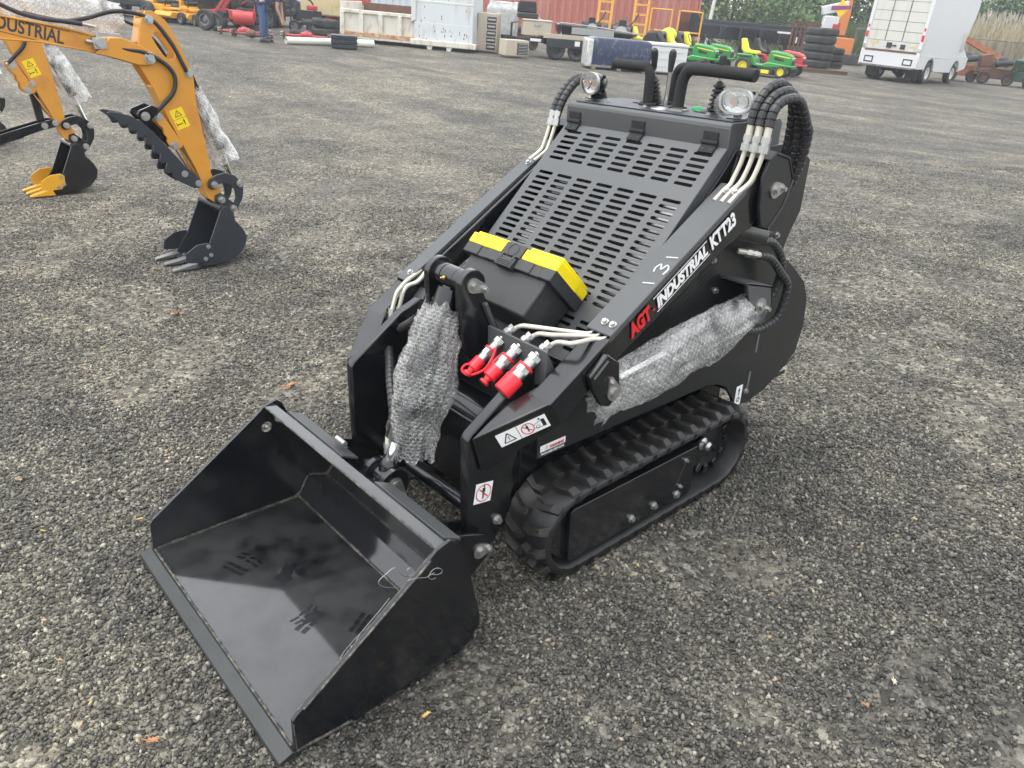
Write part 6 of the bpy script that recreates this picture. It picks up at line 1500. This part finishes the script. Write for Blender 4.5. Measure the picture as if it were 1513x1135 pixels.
m = MB(); m.bar((-.25,0,.45),(.75,.1,1.75),.07,.09); m.bar((-.1,.3,.45),(.80,.3,1.75),.07,.09); m.bx(.25,.60,.02,.28,1.15,1.30); m.bar((.2,.1,.62),(-.4,.1,.55),.06,.06); m.bar((.95,.1,.60),(1.15,.1,1.35),.05,.05); m.bar((.6,.2,.8),(1.15,.2,1.2),.04,.04); m.build('arm', K['pred'], root, bev=.01)
m = MB(); m.bx(-.45,.1,.0,.4,.38,.55); m.build('gear_case', K['greyblk'], root, bev=.03)
wheels(root, [((-.45,-.15,.30),(-.5,-1,0),.30,.22),((-.15,-.2,.26),(-.5,-1,0),.26,.16)], K['dsteel'])
def axle(label, l, d, head, mt):
    root = bg('axle', label, 'axle', l, d, head); T_ = Matrix.Scale(.66,4)
    m = MB(); m.T = T_; m.tube([(-1.0,0,.16),(-.3,0,.17),(-.2,0,.20),(.2,0,.20),(.3,0,.17),(1.0,0,.16)],[.05,.06,.14,.14,.06,.05],12); m.ell((0,0,.2),(.2,.17,.18)); m.build('housing', mt, root)
    for s in (-1,1):
        m = MB(); m.T = T_; m.lathe([(.06,-.06),(.17,-.05),(.17,.03),(.09,.05),(.08,.12),(.001,.12)],(s*1.0,0,.18),(s,0,0),16); hb = m.build('hub', K['rust'], root); m = MB(); m.T = T_
        for k in range(6): a = k*1.047; m.cyl((s*1.05,.12*math.cos(a),.18+.12*math.sin(a)),(s*1.13,.12*math.cos(a),.18+.12*math.sin(a)),.015,6)
        m.build('stud', ZN, hb)
axle('rusty red axle lying on the ground left of the man', -8.25, 24.6, 20, K['pred']); axle('dirty axle with white hubs just left of the man in jeans', -7.75, 23.7, -25, K['rust']); axle('small red axle lying right behind the man', -6.55, 25.1, 10, K['pred'])
root = bg('fuel_tank', 'cream steel fuel tank on dark legs behind the man', 'tank', -6.95, 29.5, -6)
m = MB(); m.bx(-.95,.65,0,.9,.55,1.5); m.build('tank_body', K['tan'], root, bev=.05); m = MB(); [m.bx(x,x+.1,.1,.2,0,.55) for x in (-.8,.4)]; m.bx(.66,.76,-.05,.9,0,1.55); m.build('leg', K['greyblk'], root); m = MB(); m.cyl((-.1,.3,1.5),(-.1,.3,1.6),.08,12); m.build('filler_cap', K['rust'], root)
root = bg('steel_bin', 'white upright panel box right of the cream tank', 'box', -6.2, 31.5, 0); m = MB(); m.bx(-.35,.3,0,.5,.5,1.95); m.build('panel', K['offwhite'], root, bev=.02); m = MB(); m.bx(-.4,.35,.0,.5,.0,.5); m.build('stand', K['greyblk'], root)
root = bg('scrap_cart', 'black tube cart with small engine left of the loose tyres', 'cart', -7.45, 28.6, 0)
m = MB(); m.tube(spline([(-.5,0,.25),(-.5,0,.95),(-.35,0,1.05),(.2,0,1.0),(.35,0,.4)],5),.03,8); m.bx(-.55,.5,-.1,.5,.25,.33); m.bx(-.25,.45,.0,.4,.45,.70); m.build('frame', K['rubber'], root); m = MB(); m.bx(.05,.40,-.08,.1,.72,.88); m.build('recoil_cover', K['pred'], root, bev=.04); wheels(root, [((-.35,-.15,.2),(0,-1,0),.2,.1),((.35,-.15,.2),(0,-1,0),.2,.1)], K['dsteel'])
root = bg('hydraulic_power_unit', 'dark square machine housing left of the red hopper', 'machine', -6.3, 31.0, 0); m = MB(); m.bx(-.55,.50,0,.8,.35,1.30); m.build('housing', K['greyblk'], root, bev=.04); m = MB(); m.bx(-.4,.35,-.03,0,.5,1.1); m.build('panel', K['rust'], root); m = MB(); m.tube(spline([(-.3,.2,1.3),(-.3,.2,1.6),(0,.2,1.65),(.1,.2,1.3)],5),.025,6); m.cyl((.3,.3,1.3),(.3,.3,1.62),.05,8); m.build('pipework', K['rubber'], root); m = MB(); m.bx(-.3,.6,-.3,0,.02,.36); m.build('skid_box', mat('blue crate',(.06,.17,.34),.6), root)
root = bg('red_hopper', 'faded red sloping hopper beside the rusty bed end', 'hopper', -5.85, 29.3, -6); m = MB(); m.hexa([(-.35,0,.35),(.45,0,.15),(.45,.8,.15),(-.35,.8,.35),(-.55,-.1,1.15),(.55,-.1,.80),(.55,.9,.80),(-.55,.9,1.15)]); m.build('hopper', K['pred'], root, bev=.02); m = MB(); m.bar((-.55,-.12,1.2),(.6,-.12,.82),.08,.08); m.bx(-.3,.3,.2,.7,1.0,1.35); m.build('frame', K['pred'], root); m = MB(); m.cyl((.1,.2,1.3),(.1,.2,1.5),.09,12); m.build('lamp', K['lens'], root)
root = bg('yellow_beam', 'short yellow steel beam on the ground by the loose tyres', 'beam', -5.75, 27.6, 5); m = MB(); m.bx(-.6,.55,0,.12,.08,.11); m.bx(-.6,.55,.0,.12,.20,.23); m.bx(-.6,.55,.05,.07,.11,.20); m.build('beam', K['ladder'], root)

# ---- right: scrap machinery by the truck -----------------------------------------
def scrap(name, label, l, d, head, mt, s, seed):
    random.seed(seed); root = bg(name, label, 'scrap machine', l, d, head)
    m = MB(); m.bx(-.7*s,.7*s,0,.8*s,.25*s,.7*s); m.prism([(-.7*s,.7*s),(-.1*s,.7*s),(-.3*s,1.3*s),(-.8*s,1.2*s)],.1*s,.7*s,'y'); m.build('machine_body', mt, root, bev=.03)
    m = MB()
    for k in range(7): a = Vector((random.uniform(-.9,.9),random.uniform(-.3,.4),random.uniform(.3,1.2)))*s; b = a+Vector((random.uniform(-.7,.7),random.uniform(-.3,.3),random.uniform(-.5,.5)))*s; b.z = max(.05,b.z); m.bar(a,b,.07*s,.07*s)
    m.build('linkage', mt, root); m = MB(); m.cyl((-.2*s,-.2,.9*s),(.5*s,-.2,1.0*s),.14*s,12); m.ell((.2*s,.1,1.05*s),(.25*s,.2*s,.2*s)); m.build('motor', K['greyblk'], root)
    wheels(root, [((-.5*s,-.12,.28*s),(0,-1,0),.28*s,.18*s),((.55*s,-.12,.25*s),(0,-1,0),.25*s,.16*s)], K['rust'])
OJ = mat('faded orange scrap', (.50,.17,.07), .6, var=.2, dirt=(.20,.09,.05), dirt_amt=.45)
scrap('scrap_machine', 'small maroon and green scrap heap between wrapped load and trailer seat', -.05, 30.5, 5, mat('maroon paint',(.16,.03,.04),.5,var=.2), .75, 12)
scrap('scrap_machine', 'pale grey scrap machine beyond the trailer and navy crate', 2.9, 30.5, -20, K['dsteel'], .9, 15)
scrap('scrap_machine', 'red scrap machine behind the two loose grey tyres', -7.4, 31.5, 15, K['pred'], .9, 18)
scrap('scrap_machine', 'faded orange scrap machine just right of the white truck', 18.6, 35.0, 10, OJ, .95, 3); scrap('scrap_machine', 'rust red scrap machine right of the faded orange one', 19.9, 34.6, -15, K['rust'], .9, 4); scrap('scrap_machine', 'dark green scrap machine at the right edge', 21.2, 34.0, 20, mat('dark green paint',(.03,.07,.05),.5,var=.2), .85, 5)
root = bg('scrap_boom', 'faded orange scrap boom leaning behind the junk', 'boom', 20.0, 36.5, 5); m = MB(); m.bar((-1.6,0,1.9),(1.4,.2,.9),.18,.22); m.bar((-1.5,0,1.8),(-1.2,0,.0),.14,.14); m.build('boom_arm', OJ, root); m = MB(); m.ell((-1.3,-.1,1.9),(.35,.25,.2)); m.build('hose_bundle', K['rubber'], root)
root = bg('beam_pile', 'pile of rusty bars on the ground at the right edge', 'scrap pile', 21.6, 32.2, 0); random.seed(9)
for k in range(9): m = MB(); m.bar((random.uniform(-1.2,-.6),random.uniform(-.3,.5),.05+.04*k),(random.uniform(.6,1.3),random.uniform(-.3,.5),.05+.04*k),.06,.06); m.build('bar', K['rust'], root)
# chain link fence right
root = bg('wire_fence', 'chain link fence behind the scrap in front of dry grass', 'fence', 26, 43, 0)
for k in range(8): m = MB(); m.cyl((-9+2.6*k,0,0),(-9+2.6*k,0,1.7),.035,8); m.build('post', K['dsteel'], root)
m = MB(); m.cyl((-9,0,1.68),(9.5,0,1.68),.025,6)
for k in range(150): x = -9+.16*k*.77; m.bar((x,0,.05),(x+1.6,0,1.65),.006,.006); m.bar((x+1.6,.006,.05),(x,.006,1.65),.006,.006)
m.build('mesh', K['dsteel'], root)

# ---- vegetation ------------------------------------------------------------------------
def leaf_mat(name, c0, c1):
    m, t, b = nt(name); g = N(t, 'ShaderNodeNewGeometry'); c = ramp(t, g.outputs['Random Per Island'], [(0,c0),(1,c1)]); t.links.new(c, b.inputs['Base Color']); b.inputs['Roughness'].default_value = .6
    return m
LM = [leaf_mat('foliage dark', (.036,.070,.026), (.095,.155,.055)), leaf_mat('foliage mid', (.055,.105,.035), (.14,.215,.075)), leaf_mat('foliage pale', (.085,.135,.05), (.19,.25,.10))]
BARK = mat('bark', (.10,.08,.06), .9, var=.3)
quad = np.array([(-.5,-.22,0),(0,-.36,.06),(.5,0,0),(0,.36,.06)])
def tree(label, l, d, h, w, mt, n=5200, name='tree'):
    M_ = P(l,d,0); root = thing(name, label, 'tree' if name == 'tree' else 'bush', M=M_, group='trees behind the yard')
    m = MB(); m.tube([(0,0,0),(.1,.05,h*.3),(.0,.1,h*.6),(.1,0,h*.85)],[.05*h**.8,.04*h**.8,.025*h**.8,.01],8)
    cl = []
    for k in range(16):
        a = rng.uniform(0,6.28); rr = w*.5*rng.uniform(.25,1)**.7; z = h*rng.uniform(.16,.95); rr *= (1.1-abs(z/h-.45)*1.1); c = np.array([rr*math.cos(a),rr*math.sin(a),z]); cl.append((c, rng.uniform(.16,.30)*w))
        m.tube([(0.03,.05,min(z*.6,h*.7)),tuple(c*.6+np.array([0,0,z*.3])),tuple(c)],[.02*h**.7,.012*h**.7,.006],6)
    m.build('trunk', BARK, root)
    k = rng.integers(0,16,n); cc = np.array([c for c,_ in cl])[k]; rr = np.array([r_ for _,r_ in cl])[k]
    v = rng.normal(size=(n,3)); v /= np.linalg.norm(v,axis=1)[:,None]; v *= (rng.uniform(.35,1.1,n)**.6)[:,None]; pos = cc+v*rr[:,None]*np.array([1,1,.8]); pos = pos[pos[:,2]>.05]; n = len(pos)
    s = rng.uniform(.13,.30,n)*(.7+h*.05); ob = islands(quad, np.array([(0,1,2,3)]), pos, rot_rand(n), np.stack([s,s,s],-1), 'crown', mt); ob.parent = root
spec = [(18.6,51,6.5,6.5,0,'dark bushy tree between the petrol pump and the white truck'),(22.5,53,7.5,7,1,'mid green tree right behind the orange crane boom'),(13,58,8,7,1,'big mid green tree behind the red container end'),(17.5,55,7,6.5,2,'pale bushy tree left of the reeds'),(22,62,9,8,0,'dark tree behind the flatbed'),(26.5,58,8,7,1,'mid green tree behind the tall tyres'),(31,60,9,8,0,'dark tree behind the orange crane'),(36,62,10,9,1,'tall green tree behind the white truck'),(42,60,9,8,2,'pale green tree right of the truck roof'),(47,58,10,8.5,1,'broad green tree above the dry grass'),(53,60,11,9,0,'dark tree at the right edge above the grass'),(9,66,9,8,0,'dark tree just right of the red container'),(58,66,12,10,0,'tall dark tree beyond the right edge')]
for l_, d_, h_, w_, k_, lab in spec: tree(lab, l_, d_, h_, w_, LM[k_])
for l_, d_, h_, w_, k_, lab in [(11.5,47,3.6,4,2,'round pale shrub beyond the yellow railing'),(15,48,3.4,4.5,1,'leafy shrub behind the lawn tractors'),(28,50,3.8,4,0,'dark shrub between crane and truck')]: tree(lab, l_, d_, h_, w_, LM[k_], 3800, 'shrub')
def grass(name, l0, l1, d0_, d1_, n, h0, h1, mt, w=.02, plume=None):
    l = rng.uniform(l0,l1,n); d = rng.uniform(d0_,d1_,n); x = CAM.x+YD.x*d+YR.x*l; y = CAM.y+YD.y*d+YR.y*l; z = np.array([hz(a,b) for a,b in zip(x,y)])
    bl = np.array([(-1,0,0),(1,0,0),(.5,0,.6),(0,0,1)]); bl[2] = (.75,0,.6); bl = np.array([(-1,0,0),(1,0,0),(.8,.0,.55),(0,0,1.)])
    h = rng.uniform(h0,h1,n); a = rng.uniform(0,6.28,n); lean = rng.normal(0,.16,(n,2)); rot = np.zeros((n,3,3)); rot[:,0,0] = np.cos(a); rot[:,1,0] = np.sin(a); rot[:,0,1] = -np.sin(a); rot[:,1,1] = np.cos(a); rot[:,0,2] = lean[:,0]; rot[:,1,2] = lean[:,1]; rot[:,2,2] = 1
    tag(islands(bl, np.array([(0,1,2,3)]), np.stack([x,y,z-.05],-1), rot, np.stack([np.full(n,w),np.full(n,w),h],-1), name, mt), kind='stuff')
    if plume:
        n2 = n//5; top_ = np.stack([x,y,z],-1)[:n2]+np.stack([lean[:n2,0]*h[:n2],lean[:n2,1]*h[:n2],h[:n2]],-1); s = rng.uniform(.12,.22,n2)
        pl = np.array([(-.22,0,-1),(.22,0,-1),(.3,0,.2),(0,0,1.3)]); tag(islands(pl, np.array([(0,1,2,3)]), top_, rot[:n2], np.stack([s,s,s],-1), name+'_plumes', plume), kind='stuff')
dry = leaf_mat('dry grass', (.32,.27,.15), (.54,.47,.30)); grn = leaf_mat('reed green', (.055,.10,.035), (.13,.19,.075)); plm = leaf_mat('reed plume', (.30,.26,.20), (.48,.43,.36))
grass('dry_grass', 23, 60, 43.5, 50, 30000, 1.5, 3.0, dry, .03, plm); grass('reeds', 13, 27, 46, 52, 16000, 1.1, 2.3, grn, .035)
grass('verge_grass', 8, 60, 42.5, 46, 9000, .2, .6, leaf_mat('verge grass',(.07,.11,.035),(.16,.20,.08)), .03)
# ================================================================== light
W = bpy.data.worlds.new('World'); S.world = W; W.use_nodes = True; t = W.node_tree
sky = N(t, 'ShaderNodeTexSky'); sky.sky_type = 'NISHITA'; sky.sun_disc = False
SE, SR = 68, -150                               # sun elevation, compass turn from +y towards +x
sky.sun_elevation = R(SE); sky.sun_rotation = R(SR); sky.air_density = 1.0; sky.dust_density = 5.0; sky.ozone_density = 1.0
hs = N(t, 'ShaderNodeHueSaturation'); hs.inputs['Saturation'].default_value = .30
t.links.new(sky.outputs[0], hs.inputs['Color']); bgn = t.nodes['Background']; t.links.new(mixc(t, .62, hs.outputs[0], (10.4,10.8,11.3)), bgn.inputs[0]); bgn.inputs[1].default_value = .15
sl = bpy.data.lights.new('sun', 'SUN'); sl.energy = .9; sl.angle = R(50); sl.color = (1,.965,.91)
so = bpy.data.objects.new('sun', sl); COL.objects.link(so)
dv = Vector((math.sin(R(SR))*math.cos(R(SE)), math.cos(R(SR))*math.cos(R(SE)), math.sin(R(SE))))
so.rotation_euler = (-dv).to_track_quat('-Z', 'Y').to_euler(); so.location = (0,0,30)
S.view_settings.view_transform = 'Standard'; S.view_settings.look = 'None'; S.view_settings.exposure = EXPO; S.view_settings.gamma = 1
S.render.engine = 'CYCLES'
if HAZE:
    m = MB(); m.bx(-200,130,-130,200,-8,24); M_ = bpy.data.materials.new('haze'); M_.use_nodes = True; t = M_.node_tree; t.nodes.remove(t.nodes['Principled BSDF'])
    v = N(t, 'ShaderNodeVolumePrincipled'); v.inputs['Color'].default_value = (.93,.96,1,1); v.inputs['Density'].default_value = HAZE; v.inputs['Anisotropy'].default_value = .2
    t.links.new(v.outputs[0], t.nodes['Material Output'].inputs['Volume']); tag(m.build('haze', M_), kind='stuff')
